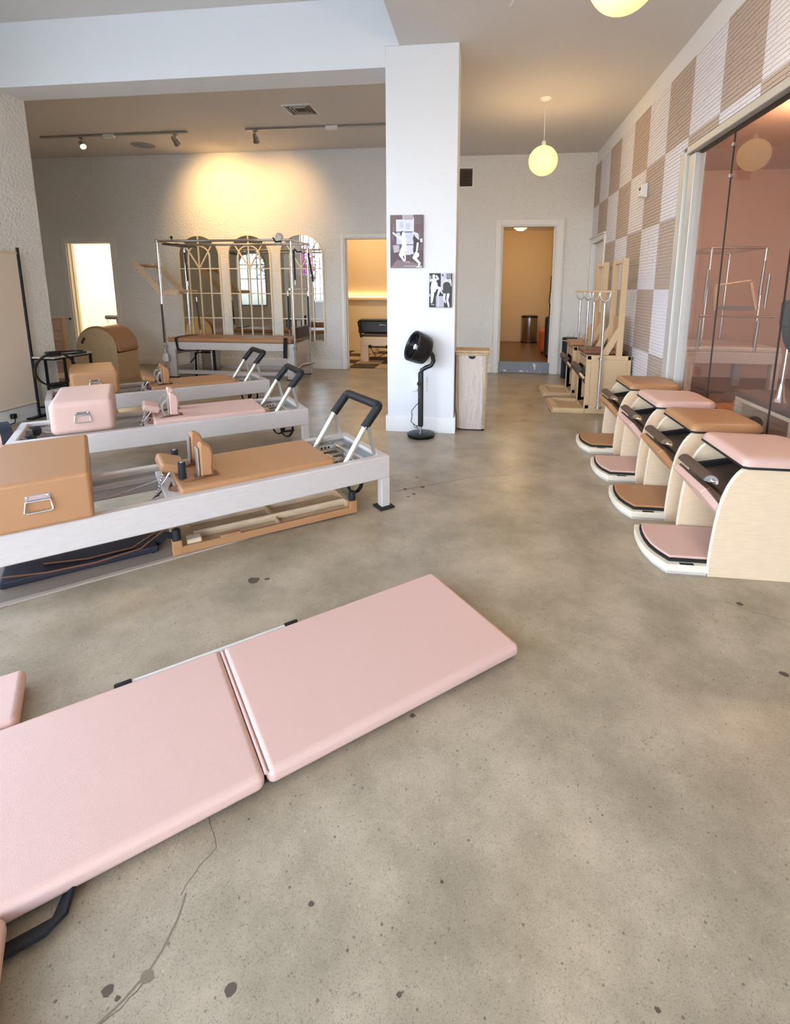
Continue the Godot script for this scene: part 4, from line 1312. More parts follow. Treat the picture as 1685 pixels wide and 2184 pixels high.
# ------------------------------------------------------------------ left corner
func build_left_corner() -> void:
	# arc barrel: plywood cheeks under a padded half round
	var o := thing("arc_barrel", "tall arched barrel with plywood cheek and tan padded back near left doorway", "barrel", Vector3(-5.42, 0, -6.4), deg_to_rad(4.0))
	var w := 0.29
	var spring := 0.46
	var h := 0.75
	var prof := [Vector2(-w, 0), Vector2(w, 0)]
	for i in 25:
		var t := PI * i / 24
		prof.append(Vector2(cos(t) * w * (1.0 if t > PI / 2 else 1.0), spring + sin(t) * (h - spring)))
	for z in [[-0.022, 0.0], [-0.5, -0.478]]:
		part("cheek", mb().prism(prof, z[0], z[1], 0.004), M.oak, o)
	part("side_panel", mb().box(Vector3(w - 0.012, 0.2, -0.25), Vector3(0.018, 0.4, 0.456), 0.002), M.oak, o)
	part("side_panel", mb().box(Vector3(-w + 0.012, 0.2, -0.25), Vector3(0.018, 0.4, 0.456), 0.002), M.oak, o)
	var pad := mb()
	var outer := []
	for i in 29:
		var t := lerpf(-0.02, 1.02, i / 28.0) * PI
		outer.append(Vector2(cos(t) * (w + 0.03), spring - 0.02 + sin(t) * (h - spring + 0.05)))
	var inner := []
	for i in 29:
		var t := lerpf(1.02, -0.02, i / 28.0) * PI
		inner.append(Vector2(cos(t) * (w - 0.01), spring - 0.02 + sin(t) * (h - spring + 0.005)))
	pad.prism(outer + inner, -0.476, -0.024, 0.012)
	part("padding", pad, M.tan_vinyl, o)
	var slot := []
	for i in 7:
		var t := lerpf(2.35, 2.8, i / 6.0)
		slot.append(Vector2(cos(t) * 0.235, spring + sin(t) * 0.235))
	for i in 7:
		var t := lerpf(2.8, 2.35, i / 6.0)
		slot.append(Vector2(cos(t) * 0.2, spring + sin(t) * 0.2))
	part("hand_slot", mb().prism(slot, -0.001, 0.0015), M.grille_dark, o)
	for q in [[-0.22, 0.44], [0.0, 0.66], [0.19, 0.45]]:
		part("bolt_cap", mb(Transform3D(Basis(Vector3.RIGHT, PI / 2), Vector3(q[0], q[1], 0.001))).lathe([Vector2(0, 0.004), Vector2(0.008, 0.003), Vector2(0.009, 0)], 12), M.honey_wood, o)
	# ladder with pink blocks
	var l := thing("wall_ladder", "narrow wooden ladder with pink pads beside the far left doorway", "ladder", Vector3(-6.10, 0, -6.62), deg_to_rad(10.0))
	for s in [0.0, -0.5]:
		part("upright", mb().box(Vector3(s, 0.44, 0), Vector3(0.04, 0.88, 0.07), 0.005), M.oak, l)
	for i in 6:
		var y := 0.09 + 0.155 * i
		part("rung", mb(Transform3D(Basis(Vector3(0, 0, 1), PI / 2), Vector3(-0.25, y, 0.03))).lathe([Vector2(0, 0.25), Vector2(0.015, 0.25), Vector2(0.015, -0.25), Vector2(0, -0.25)], 12), M.birch, l)
		if i < 5:
			part("pad", mb().rbox(Vector3(-0.25, y + 0.077, -0.01), Vector3(0.44, 0.125, 0.05), 0.012, 2), M.pink_vinyl, l)
	var pg := thing("wall_peg", "short steel peg with black knob on the back wall left of the doorway", "peg", Vector3(-7.32, 0.778, WALL_BACK + 0.012))
	part("rod", mb().tube([Vector3(0.0, 0, 0.0), Vector3(0.0, 0, 0.03), Vector3(0.14, 0.0, 0.04)], 0.006, 8), M.steel, pg)
	part("knob", mb().sphere(Vector3(0.155, 0, 0.04), 0.02, 12, 8), M.black_plastic, pg)
	# fabric screen standing at the left wall
	var s := thing("fabric_screen", "beige fabric screen with slim black pole at the left wall", "screen", Vector3(WALL_LEFT + 0.05, 0, -4.45))
	part("cloth", mb().box(Vector3(0, 0.90, 0.75), Vector3(0.014, 1.46, 1.46), 0.003), M.screen_cloth, s)
	part("hem", mb().box(Vector3(0, 1.632, 0.75), Vector3(0.022, 0.02, 1.47), 0.004), M.birch, s)
	part("hem", mb().box(Vector3(0, 0.165, 0.75), Vector3(0.022, 0.02, 1.47), 0.004), M.screen_cloth, s)
	part("pole", mb().tube([Vector3(0.0, 0.0, 0.0), Vector3(0.0, 1.685, 0.0)], 0.013, 10), M.black_metal, s)
	part("pole_foot", mb().box(Vector3(0, 0.008, 0), Vector3(0.07, 0.016, 0.24), 0.004), M.black_metal, s)
	part("pole", mb().tube([Vector3(0.0, 0.0, 1.5), Vector3(0.0, 1.685, 1.5)], 0.013, 10), M.black_metal, s)
	var sw := thing("wall_switch", "small white box on the left wall above the fabric screen", "switch", Vector3(WALL_LEFT, 1.86, -4.19))
	part("box", mb().box(Vector3(0.018, 0, 0), Vector3(0.036, 0.12, 0.08), 0.006), M.white_plastic, sw)
	part("rocker", mb().box(Vector3(0.038, 0, 0), Vector3(0.006, 0.05, 0.03), 0.002), M.trim_white, sw)
	var pl := thing("power_plug", "black power plug with cable on the baseboard under the screen", "plug", Vector3(WALL_LEFT + 0.016, 0.075, -4.18))
	part("plug", mb().rbox(Vector3(0.022, 0, 0), Vector3(0.04, 0.05, 0.045), 0.008, 2), M.black_plastic, pl)
	part("cable", mb().tube([Vector3(0.04, -0.01, 0), Vector3(0.06, -0.055, 0.03), Vector3(0.055, -0.068, 0.2), Vector3(0.07, -0.07, 0.45), Vector3(0.03, -0.07, 0.8)], 0.005, 6), M.black_rubber, pl)
	# small shelf stand with a ring
	var sh := thing("low_shelf", "low black framed shelf with pale top beside the fabric screen's pole", "shelf", Vector3(-4.365, 0.132, -4.69))
	part("top", mb().box(Vector3(0, 0.482, 0), Vector3(0.25, 0.018, 0.5), 0.004), M.whitewash, sh)
	part("edge", mb().box(Vector3(0, 0.466, 0), Vector3(0.25, 0.014, 0.5), 0.003), M.black_metal, sh)
	part("shelf", mb().box(Vector3(0, -0.03, 0), Vector3(0.24, 0.014, 0.48), 0.003), M.black_metal, sh)
	for x in [-0.11, 0.11]:
		for z in [-0.235, 0.11]:
			part("leg", mb().box(Vector3(x, 0.169, z), Vector3(0.022, 0.602, 0.022), 0.003), M.black_metal, sh)
	var rg := thing("pilates_ring", "black pilates ring with grip pads hung on the low shelf", "ring", Vector3(-4.215, 0.505, -4.42), deg_to_rad(72.0))
	var pts := []
	for i in 33:
		var t := TAU * i / 32
		pts.append(Vector3(cos(t) * 0.185, sin(t) * 0.16, 0))
	part("hoop", mb().strap(pts, Vector3(0, 0, 1), 0.03, 0.014), M.black_plastic, rg)
	for s2 in [-1.0, 1.0]:
		var g := part("grip", mb().rbox(Vector3(0, s2 * 0.172, 0), Vector3(0.14, 0.022, 0.06), 0.009, 2), M.black_rubber, rg)
		part("grip_inner", mb().rbox(Vector3(0, s2 * 0.141, 0), Vector3(0.12, 0.022, 0.055), 0.009, 2), M.black_rubber, g)
	var r2 := thing("flat_ring", "black pilates ring lying flat on the low shelf's pale top", "ring", Vector3(-4.345, 0.6305, -4.76))
	var flat := []
	for i in 29:
		var t := TAU * i / 28
		flat.append(Vector3(cos(t) * 0.12, 0, sin(t) * 0.15))
	part("hoop", mb().strap(flat, Vector3.UP, 0.02, 0.014), M.black_plastic, r2)
	for s3 in [-1.0, 1.0]:
		part("grip", mb().rbox(Vector3(s3 * 0.13, 0.002, 0), Vector3(0.03, 0.024, 0.13), 0.009, 2), M.green_rubber, r2)
	var bx := thing("white_crate", "white box with black strap standing beside the low black shelf", "box", Vector3(-4.36, 0, -5.12), 0.0)
	part("body", mb().box(Vector3(0, 0.15, 0), Vector3(0.2, 0.3, 0.22), 0.008), M.whitewash, bx)
	part("lid", mb().box(Vector3(0, 0.312, 0), Vector3(0.21, 0.024, 0.23), 0.006), M.whitewash, bx)
	part("strap", mb().strap([Vector3(0.04, 0.05, 0.118), Vector3(0.04, 0.328, 0.118), Vector3(0.04, 0.33, -0.118)], Vector3.RIGHT, 0.03, 0.005), M.black_webbing, bx)

# ------------------------------------------------------------------ on and round the pillar
func fill_poly(im: Image, pts: Array, c: Color) -> void:
	var y0 := 1e9
	var y1 := -1e9
	for p in pts:
		y0 = minf(y0, p.y)
		y1 = maxf(y1, p.y)
	for y in range(maxi(0, int(y0)), mini(im.get_height(), int(y1) + 1)):
		var xs := []
		for i in pts.size():
			var a: Vector2 = pts[i]
			var b: Vector2 = pts[(i + 1) % pts.size()]
			var yy := y + 0.5
			if (a.y <= yy) != (b.y <= yy):
				xs.append(a.x + (yy - a.y) / (b.y - a.y) * (b.x - a.x))
		xs.sort()
		for i in range(0, xs.size() - 1, 2):
			var x0 := clampi(int(xs[i]), 0, im.get_width())
			var x1 := clampi(int(xs[i + 1]), 0, im.get_width())
			if x1 > x0:
				im.fill_rect(Rect2i(x0, y, x1 - x0, 1), c)

func limb(im: Image, path: Array, w: Array, c: Color) -> void:
	for i in path.size() - 1:
		var a: Vector2 = path[i]
		var b: Vector2 = path[i + 1]
		var n := (b - a).normalized().orthogonal()
		fill_poly(im, [a + n * w[i], b + n * w[i + 1], b - n * w[i + 1], a - n * w[i]], c)
		disc(im, b, w[i + 1], c)
	disc(im, path[0], w[0], c)

func disc(im: Image, p: Vector2, r: float, c: Color) -> void:
	var q := []
	for i in 16:
		q.append(p + Vector2(cos(TAU * i / 16), sin(TAU * i / 16)) * r)
	fill_poly(im, q, c)

func grain(im: Image, amount: float, seed_: int) -> void:
	var rng := RandomNumberGenerator.new()
	rng.seed = seed_
	for y in im.get_height():
		for x in im.get_width():
			var c := im.get_pixel(x, y)
			var d := rng.randf_range(-amount, amount)
			im.set_pixel(x, y, Color(clampf(c.r + d, 0, 1), clampf(c.g + d, 0, 1), clampf(c.b + d, 0, 1)))

func print_mat(im: Image) -> StandardMaterial3D:
	var m := StandardMaterial3D.new()
	m.albedo_texture = ImageTexture.create_from_image(im)
	m.roughness = 0.6
	return m

func canvas(called: String, label: String, im: Image, p: Vector3, w: float, h: float) -> void:
	var o := thing(called, label, "photograph", p)
	part("canvas", mb().box(Vector3(0, 0, 0.009), Vector3(w, h, 0.018), 0.002), M.dark_cloth, o)
	var b := mb()
	b.uvquad(Vector3(-w / 2, h / 2, 0.0186), Vector3(w / 2, h / 2, 0.0186), Vector3(w / 2, -h / 2, 0.0186), Vector3(-w / 2, -h / 2, 0.0186), Vector3.BACK)
	part("print", b, print_mat(im), o)

func build_pillar_things() -> void:
	# two black and white exercise photographs
	var a := Image.create(292, 448, false, Image.FORMAT_RGB8)   # drawn at twice the photograph's size
	a.fill(rgb(112, 92, 94))
	a.fill_rect(Rect2i(0, 0, 292, 80), rgb(120, 100, 102))
	a.fill_rect(Rect2i(110, 0, 95, 36), rgb(182, 172, 176))
	a.fill_rect(Rect2i(0, 300, 292, 148), rgb(98, 78, 82))
	a.fill_rect(Rect2i(52, 38, 156, 108), rgb(220, 220, 226))
	for q in [Rect2i(112, 0, 6, 130), Rect2i(206, 20, 6, 112)]:
		a.fill_rect(q, rgb(226, 218, 220))
	a.fill_rect(Rect2i(52, 140, 156, 7), rgb(64, 56, 60))
	a.fill_rect(Rect2i(56, 147, 152, 106), rgb(206, 206, 216))
	a.fill_rect(Rect2i(56, 248, 152, 6), rgb(60, 52, 56))
	a.fill_rect(Rect2i(140, 254, 68, 84), rgb(214, 212, 220))
	for q in [Rect2i(84, 62, 34, 46), Rect2i(140, 70, 36, 50)]:
		a.fill_rect(q, rgb(202, 202, 210))
	fill_poly(a, [Vector2(24, 256), Vector2(82, 252), Vector2(80, 310), Vector2(34, 320)], rgb(190, 180, 184))
	for q in [[20, 80, 18, 60], [228, 70, 40, 4], [20, 150, 6, 60], [262, 130, 5, 60]]:
		a.fill_rect(Rect2i(q[0], q[1], q[2], q[3]), rgb(136, 116, 118))
	fill_poly(a, [Vector2(0, 448), Vector2(60, 380), Vector2(200, 400), Vector2(292, 430), Vector2(292, 448)], rgb(140, 118, 120))
	a.fill_rect(Rect2i(120, 430, 110, 8), rgb(186, 170, 172))
	a.fill_rect(Rect2i(140, 392, 36, 14), rgb(170, 154, 158))
	disc(a, Vector2(110, 156), 22, rgb(60, 52, 56))
	limb(a, [Vector2(26, 150), Vector2(66, 182), Vector2(112, 210)], [7, 9, 12], rgb(236, 232, 236))
	limb(a, [Vector2(118, 152), Vector2(120, 205), Vector2(126, 260), Vector2(122, 290)], [13, 24, 20, 26], rgb(232, 230, 236))
	limb(a, [Vector2(108, 290), Vector2(90, 336), Vector2(124, 390)], [16, 13, 7], rgb(230, 226, 230))
	limb(a, [Vector2(134, 290), Vector2(112, 340), Vector2(132, 320), Vector2(134, 384)], [12, 10, 8, 6], rgb(236, 232, 236))
	limb(a, [Vector2(206, 150), Vector2(238, 168), Vector2(244, 210)], [10, 16, 14], rgb(216, 212, 216))
	limb(a, [Vector2(216, 196), Vector2(240, 236), Vector2(222, 300)], [14, 30, 18], rgb(70, 60, 62))
	limb(a, [Vector2(246, 240), Vector2(238, 300), Vector2(220, 350)], [9, 7, 6], rgb(238, 236, 238))
	disc(a, Vector2(196, 344), 14, rgb(90, 80, 82))
	limb(a, [Vector2(236, 338), Vector2(214, 360), Vector2(264, 410), Vector2(252, 440)], [24, 14, 10, 7], rgb(236, 234, 236))
	a.fill_rect(Rect2i(268, 200, 20, 30), rgb(228, 224, 226))
	a.fill_rect(Rect2i(232, 436, 50, 8), rgb(230, 228, 230))
	grain(a, 0.06, 3)
	canvas("photo_canvas", "larger black and white photograph of two exercising people, upper left on the pillar", a, Vector3(-0.6875, 1.712, PILLAR_FRONT), 0.287, 0.445)
	var b := Image.create(200, 300, false, Image.FORMAT_RGB8)
	b.fill(rgb(48, 52, 48))
	b.fill_rect(Rect2i(102, 0, 50, 150), rgb(200, 198, 206))
	b.fill_rect(Rect2i(112, 8, 14, 18), rgb(90, 90, 104))
	b.fill_rect(Rect2i(150, 0, 42, 46), rgb(140, 136, 140))
	b.fill_rect(Rect2i(104, 50, 88, 60), rgb(206, 204, 210))
	b.fill_rect(Rect2i(0, 20, 18, 60), rgb(160, 160, 160))
	b.fill_rect(Rect2i(0, 180, 12, 26), rgb(190, 190, 186))
	limb(b, [Vector2(40, 22), Vector2(40, 44), Vector2(46, 100), Vector2(38, 150)], [13, 10, 30, 22], rgb(226, 226, 230))
	limb(b, [Vector2(14, 60), Vector2(50, 58), Vector2(78, 48), Vector2(64, 24)], [10, 10, 9, 8], rgb(230, 230, 234))
	limb(b, [Vector2(28, 120), Vector2(30, 190), Vector2(22, 256)], [16, 14, 9], rgb(232, 232, 236))
	limb(b, [Vector2(48, 118), Vector2(96, 132), Vector2(76, 196)], [14, 12, 8], rgb(232, 232, 236))
	b.fill_rect(Rect2i(60, 200, 72, 98), rgb(184, 182, 190))
	b.fill_rect(Rect2i(78, 200, 8, 98), rgb(222, 220, 226))
	limb(b, [Vector2(150, 62), Vector2(154, 84)], [13, 12], rgb(224, 222, 226))
	limb(b, [Vector2(120, 116), Vector2(100, 146), Vector2(118, 176)], [9, 7, 6], rgb(214, 212, 216))
	limb(b, [Vector2(186, 56), Vector2(192, 104)], [8, 8], rgb(216, 214, 218))
	limb(b, [Vector2(156, 108), Vector2(152, 160)], [34, 30], rgb(70, 66, 62))
	limb(b, [Vector2(136, 186), Vector2(134, 230), Vector2(146, 256)], [12, 9, 7], rgb(222, 220, 222))
	limb(b, [Vector2(170, 186), Vector2(162, 236), Vector2(176, 290)], [12, 9, 8], rgb(232, 230, 232))
	b.fill_rect(Rect2i(16, 272, 32, 8), rgb(180, 180, 176))
	grain(b, 0.06, 4)
	canvas("photo_canvas", "smaller black and white photograph of two people, lower right on the pillar", b, Vector3(-0.387, 1.295, PILLAR_FRONT), 0.198, 0.294)
	# outlet
	var ou := thing("wall_outlet", "white double wall outlet on the pillar behind the fan", "outlet", Vector3(-0.566, 0.448, PILLAR_FRONT))
	part("plate", mb().box(Vector3(0, 0, 0.004), Vector3(0.125, 0.13, 0.008), 0.003), M.white_plastic, ou)
	for s in [-1.0, 1.0]:
		part("socket", mb().box(Vector3(s * 0.03, 0, 0.009), Vector3(0.036, 0.07, 0.004), 0.0015), M.trim_white, ou)
	part("adapter", mb().box(Vector3(-0.045, -0.045, 0.022), Vector3(0.05, 0.022, 0.035), 0.004), M.white_plastic, ou)
	# pedestal fan
	var f := thing("pedestal_fan", "black pedestal fan with tilted drum head in front of the pillar", "fan", Vector3(-0.537, 0, -4.325))
	part("base", mb().lathe([Vector2(0, 0.034), Vector2(0.115, 0.032), Vector2(0.124, 0.028), Vector2(0.126, 0.022), Vector2(0.121, 0.006), Vector2(0.118, 0.0), Vector2(0, 0)], 48), M.black_metal, f)
	part("neck", mb(at(-0.004, 0.03, 0.0)).lathe([Vector2(0, 0.08), Vector2(0.0125, 0.08), Vector2(0.0125, 0.0), Vector2(0.02, 0.0), Vector2(0, 0)], 16), M.chrome, f)
	var stem := part("stem", mb().rbox(Vector3(-0.004, 0.34, 0), Vector3(0.046, 0.5, 0.05), 0.014), M.black_plastic, f)
	part("knob", mb(Transform3D(Basis(Vector3.RIGHT, PI / 2), Vector3(-0.018, 0.485, 0.024))).lathe([Vector2(0, 0.016), Vector2(0.016, 0.015), Vector2(0.018, 0)], 16), M.black_rubber, stem)
	for i in 6:
		part("status_light", mb().sphere(Vector3(-0.014, 0.445 - 0.017 * i, 0.0255), 0.0022, 6, 4), M.white_plastic, stem)
	part("arm", mb().tube([Vector3(-0.004, 0.56, 0), Vector3(0.005, 0.605, 0.0), Vector3(0.045, 0.63, 0.0), Vector3(0.085, 0.645, 0.0), Vector3(0.107, 0.685, 0.0), Vector3(0.1, 0.735, 0.008), Vector3(0.075, 0.775, 0.018), Vector3(0.055, 0.79, 0.025)], 0.019, 12), M.black_plastic, f)
	# drum head: axis towards the left and a little up
	var ax := Vector3(-0.77, 0.37, 0.46).normalized()
	var xx := ax.cross(Vector3.UP).normalized()
	var t := Transform3D(Basis(xx, ax, xx.cross(ax)), Vector3(-0.068, 0.82, 0.03))
	var head := part("drum", mb(t).lathe([Vector2(0.118, 0.0), Vector2(0.126, 0.012), Vector2(0.136, 0.012), Vector2(0.138, 0.004), Vector2(0.134, -0.08), Vector2(0.125, -0.125), Vector2(0.11, -0.135), Vector2(0.0, -0.135)], 40), M.black_plastic, f)
	part("drum_liner", mb(t).lathe([Vector2(0.118, 0.0), Vector2(0.11, -0.03), Vector2(0.09, -0.055), Vector2(0, -0.06)], 40), M.black_metal, head)
	for i in 7:
		var blade := mb(t * Transform3D(Basis(Vector3.UP, TAU * i / 7.0), Vector3.ZERO) * Transform3D(Basis(Vector3.RIGHT, 0.6), Vector3(0.062, -0.035, 0)))
		part("blade", blade.box(Vector3.ZERO, Vector3(0.08, 0.003, 0.04), 0.001), M.black_metal, head)
	part("hub", mb(t).lathe([Vector2(0, -0.012), Vector2(0.022, -0.014), Vector2(0.026, -0.02), Vector2(0.026, -0.05)], 24), M.white_plastic, head)
	for i in 24:
		var ang := TAU * i / 24
		part("guard_fin", mb(t).tube([Vector3(cos(ang) * 0.028, -0.016, sin(ang) * 0.028), Vector3(cos(ang) * 0.07, -0.006, sin(ang) * 0.07), Vector3(cos(ang) * 0.118, 0.001, sin(ang) * 0.118)], 0.0016, 5), M.black_metal, head)
	var cord := [Vector3(-0.03, 0.30, -0.02), Vector3(-0.06, 0.265, -0.03), Vector3(-0.092, 0.22, -0.04), Vector3(-0.088, 0.17, -0.04), Vector3(-0.098, 0.125, -0.03), Vector3(-0.07, 0.11, -0.01), Vector3(-0.03, 0.085, 0.01), Vector3(-0.02, 0.07, 0.0), Vector3(-0.06, 0.075, -0.01), Vector3(-0.075, 0.1, -0.02), Vector3(-0.03, 0.09, -0.01)]
	part("cord", mb().tube(cord, 0.0032, 6), M.black_rubber, f)
	# laundry hamper
	var hp := thing("laundry_hamper", "tall taupe linen hamper with tan lid beside the pillar", "hamper", Vector3(-0.1, 0, -4.70))
	var rows := 26
	var cols := 64
	var P := []
	for j in rows + 1:
		var y := 0.012 + 0.70 * j / rows
		var k := float(j) / rows
		var hw := lerpf(0.128, 0.146, k)
		var hd := lerpf(0.118, 0.13, k)
		var ring := []
		for i in cols:
			var a2 := TAU * i / cols
			var ca := cos(a2)
			var sa := sin(a2)
			var sx := signf(ca) * pow(absf(ca), 0.34)
			var sz := signf(sa) * pow(absf(sa), 0.34)
			var fold := 0.004 * sin(a2 * 17.0 + 2.0 * sin(k * 5.0)) * sin(k * PI) + 0.0025 * sin(a2 * 29.0 + k * 7.0) * (1.0 - k)
			ring.append(Vector3(sx * (hw + fold), y, sz * (hd + fold)))
		P.append(ring)
	var bb := mb()
	var nrm := func(j: int, i: int) -> Vector3:
		var u: Vector3 = P[j][(i + 1) % cols] - P[j][(i - 1 + cols) % cols]
		var w: Vector3 = P[mini(j + 1, rows)][i] - P[maxi(j - 1, 0)][i]
		var n := w.cross(u).normalized()
		return n if n.dot(P[j][i] * Vector3(1, 0, 1)) > 0 else -n
	for j in rows:
		for i in cols:
			var i2 := (i + 1) % cols
			bb.quad4(P[j][i], P[j + 1][i], P[j + 1][i2], P[j][i2], nrm.call(j, i), nrm.call(j + 1, i), nrm.call(j + 1, i2), nrm.call(j, i2))
	part("fabric_body", bb, M.linen, hp)
	part("base", mb().rbox(Vector3(0, 0.008, 0), Vector3(0.25, 0.016, 0.23), 0.006, 2), M.dark_cloth, hp)
	part("rim", mb().rbox(Vector3(0, 0.722, 0), Vector3(0.308, 0.026, 0.278), 0.012, 3), M.reed_wood, hp)
	part("lid", mb().rbox(Vector3(0, 0.745, 0), Vector3(0.318, 0.022, 0.288), 0.01, 3), M.reed_wood, hp)
	var moon := [Vector2(-0.033, 0.0), Vector2(0.033, 0.0)]
	for i in 9:
		var a3 := -PI * i / 8
		moon.append(Vector2(cos(a3) * 0.033, sin(a3) * 0.025 - 0.002))
	part("hand_hole", mb(at(0.0, 0.705, 0.130)).prism(moon, 0, 0.004), M.black_rubber, hp)
	for sx in [-1.0, 1.0]:
		part("corner_slat", mb().strap([Vector3(sx * 0.136, 0.71, 0.128), Vector3(sx * 0.12, 0.02, 0.116)], Vector3(1, 0, -0.6 * sx), 0.016, 0.01), M.reed_wood, hp)

# ------------------------------------------------------------------ corridor things
func build_corridor_things() -> void:
	var b := thing("pedal_bin", "dark navy round bin with white rim line right of the corridor doorway", "bin", Vector3(1.287, 0, -7.68))
	part("body", mb().lathe([Vector2(0, 0.0), Vector2(0.118, 0.0), Vector2(0.122, 0.01), Vector2(0.122, 0.56), Vector2(0, 0.56)], 32), M.navy, b)
	part("rim_line", mb().lathe([Vector2(0.12, 0.56), Vector2(0.124, 0.562), Vector2(0.124, 0.572), Vector2(0.12, 0.574)], 32), M.white_plastic, b)
	part("lid", mb().lathe([Vector2(0.123, 0.574), Vector2(0.124, 0.595), Vector2(0.115, 0.61), Vector2(0, 0.618)], 32), M.black_plastic, b)
	part("pedal", mb().box(Vector3(0, 0.02, 0.13), Vector3(0.07, 0.014, 0.05), 0.004), M.black_plastic, b)


# ------------------------------------------------------------------ arched chairs (x from front to back, z from 0 at the near side panel to -0.41)
func make_arched_chair(label: String, vinyl: Material, at_z: float) -> Node3D:
	var o := thing("arched_chair", label, "exercise chair", Vector3(0, 0, at_z), 0.0, "arched chairs along the glass partition")
	var w := 0.41
	var prof := []
	for q in [[1.058, 0.0], [1.057, 0.08], [1.060, 0.15], [1.066, 0.24], [1.075, 0.32], [1.087, 0.385], [1.103, 0.435], [1.120, 0.473], [1.139, 0.502], [1.158, 0.522], [1.175, 0.532], [1.50, 0.532], [1.50, 0.0]]:
		prof.append(Vector2(q[0], q[1]))
	part("side_panel", mb().prism(prof, -0.023, 0.0, 0.0015), M.maple, o)
	part("side_panel", mb().prism(prof, -w, -w + 0.023, 0.0015), M.maple, o)
	# pale edge band over the curved front of both panels
	for z in [-0.0115, -w + 0.0115]:
		var edge := []
		for i in 11:
			edge.append(Vector3(prof[i].x - 0.0008, prof[i].y, z))
		part("edge_band", mb().strap(edge, Vector3(0, 0, 1), 0.0234, 0.002), M.maple_edge, o)
	# base plate with bowed front
	var base := [Vector2(1.06, 0.0), Vector2(0.872, 0.0), Vector2(0.832, 0.085), Vector2(0.817, 0.15), Vector2(0.812, 0.22), Vector2(0.816, 0.29), Vector2(0.828, 0.36), Vector2(0.842, 0.405), Vector2(1.06, 0.405)]
	# outline is drawn in x and -z; turned to lie flat
	var flat := Transform3D(Basis(Vector3(1, 0, 0), Vector3(0, 0, -1), Vector3(0, 1, 0)), Vector3.ZERO)
	var plate := part("base_plate", mb(flat).prism(base, 0.014, 0.048, 0.003), M.maple_edge, o)
	part("base_foot", mb(flat).prism(inset(base, 0.008), 0.0, 0.014), M.whitewash, plate)
	part("base_slot", mb().box(Vector3(0.965, 0.0482, -0.014), Vector3(0.062, 0.002, 0.017)), M.black_rubber, plate)
	var padline := [Vector2(1.30, 0.03), Vector2(0.889, 0.03), Vector2(0.853, 0.105), Vector2(0.838, 0.16), Vector2(0.834, 0.22), Vector2(0.838, 0.285), Vector2(0.85, 0.35), Vector2(0.862, 0.383), Vector2(1.30, 0.383)]
	part("pad_rim", mb(flat).prism(padline, 0.048, 0.060, 0.002), M.black_rubber, o)
	part("foot_pad", mb(flat).prism(inset(padline, 0.009), 0.060, 0.073, 0.005), vinyl, o)
	# seat
	var seat := [Vector2(1.142, 0.0 - 0.008), Vector2(1.165, -0.022), Vector2(1.45, -0.022), Vector2(1.50, -0.012), Vector2(1.535, 0.03), Vector2(1.545, 0.10), Vector2(1.545, w - 0.10), Vector2(1.535, w - 0.03), Vector2(1.50, w + 0.012), Vector2(1.45, w + 0.022), Vector2(1.165, w + 0.022), Vector2(1.142, w + 0.008)]
	part("seat_rim", mb(flat).prism(seat, 0.532, 0.543, 0.002), M.black_rubber, o)
	part("seat", seat_cushion(inset(seat, 0.004), 0.542, 0.585), vinyl, o)
	# inside: brown ramp with a black guide along the far panel, back panel
	var ramp := [Vector2(1.10, 0.395), Vector2(1.50, 0.475), Vector2(1.50, 0.455), Vector2(1.10, 0.375)]
	part("ramp_board", mb().prism(ramp, -w + 0.024, -0.024, 0.002), M.brown_vinyl, o)
	part("guide_rail", mb().strap([Vector3(1.10, 0.412, -w + 0.036), Vector3(1.36, 0.462, -w + 0.036)], Vector3(0, 0, 1), 0.024, 0.02), M.black_rubber, o)
	part("back_panel", mb().box(Vector3(1.46, 0.22, -w / 2), Vector3(0.018, 0.44, w - 0.05), 0.002), M.maple, o)
	# pedal: a padded board leaning back, with a roller in chrome ends
	var pd := Transform3D(Basis(Vector3(0, 0, 1), deg_to_rad(-49.0)), Vector3(1.012, 0.412, -w / 2))
	var ped := part("pedal", mb(pd).rbox(Vector3(0.10, -0.006, 0), Vector3(0.20, 0.034, w - 0.062), 0.006, 2), vinyl, o)
	part("pedal_backing", mb(pd).box(Vector3(0.105, 0.016, 0), Vector3(0.19, 0.012, w - 0.075), 0.002), M.brown_vinyl, ped)
	var rl := Transform3D(Basis(Vector3.RIGHT, PI / 2), Vector3(1.046, 0.443, 0))
	part("roller", mb(at(1.046, 0.443, 0)).prism(half_round(0.031), -w + 0.052, -0.052, 0.003), M.brown_vinyl, ped)
	for z in [-0.05, -w + 0.05]:
		var cap := part("roller_cap", mb(at(1.046, 0.443, z)).prism(half_round(0.030), -0.002, 0.002, 0.0), M.chrome, ped)
		part("cap_bolt", mb(at(1.052, 0.447, z)).sphere(Vector3.ZERO, 0.011, 12, 8), M.chrome, cap)
		part("cap_pin", mb().tube([Vector3(1.05, 0.445, z), Vector3(1.06, 0.449, z + (0.022 if z > -0.2 else -0.022))], 0.005, 8), M.chrome, cap)
	part("inner_floor", mb(flat).prism([Vector2(1.055, 0.024), Vector2(1.45, 0.024), Vector2(1.45, 0.386), Vector2(1.055, 0.386)], 0.014, 0.048), M.maple, o)
	return o

func half_round(r: float) -> Array:
	var p := []
	for i in 21:
		var t := lerpf(-0.55, PI - 0.25, i / 20.0)
		p.append(Vector2(cos(t + 0.1) * r * 1.05, sin(t + 0.1) * r))
	return p

func inset(poly: Array, d: float) -> Array:
	var r := Geometry2D.offset_polygon(PackedVector2Array(poly), -d, Geometry2D.JOIN_MITER)
	return Array(r[0]) if r.size() else poly

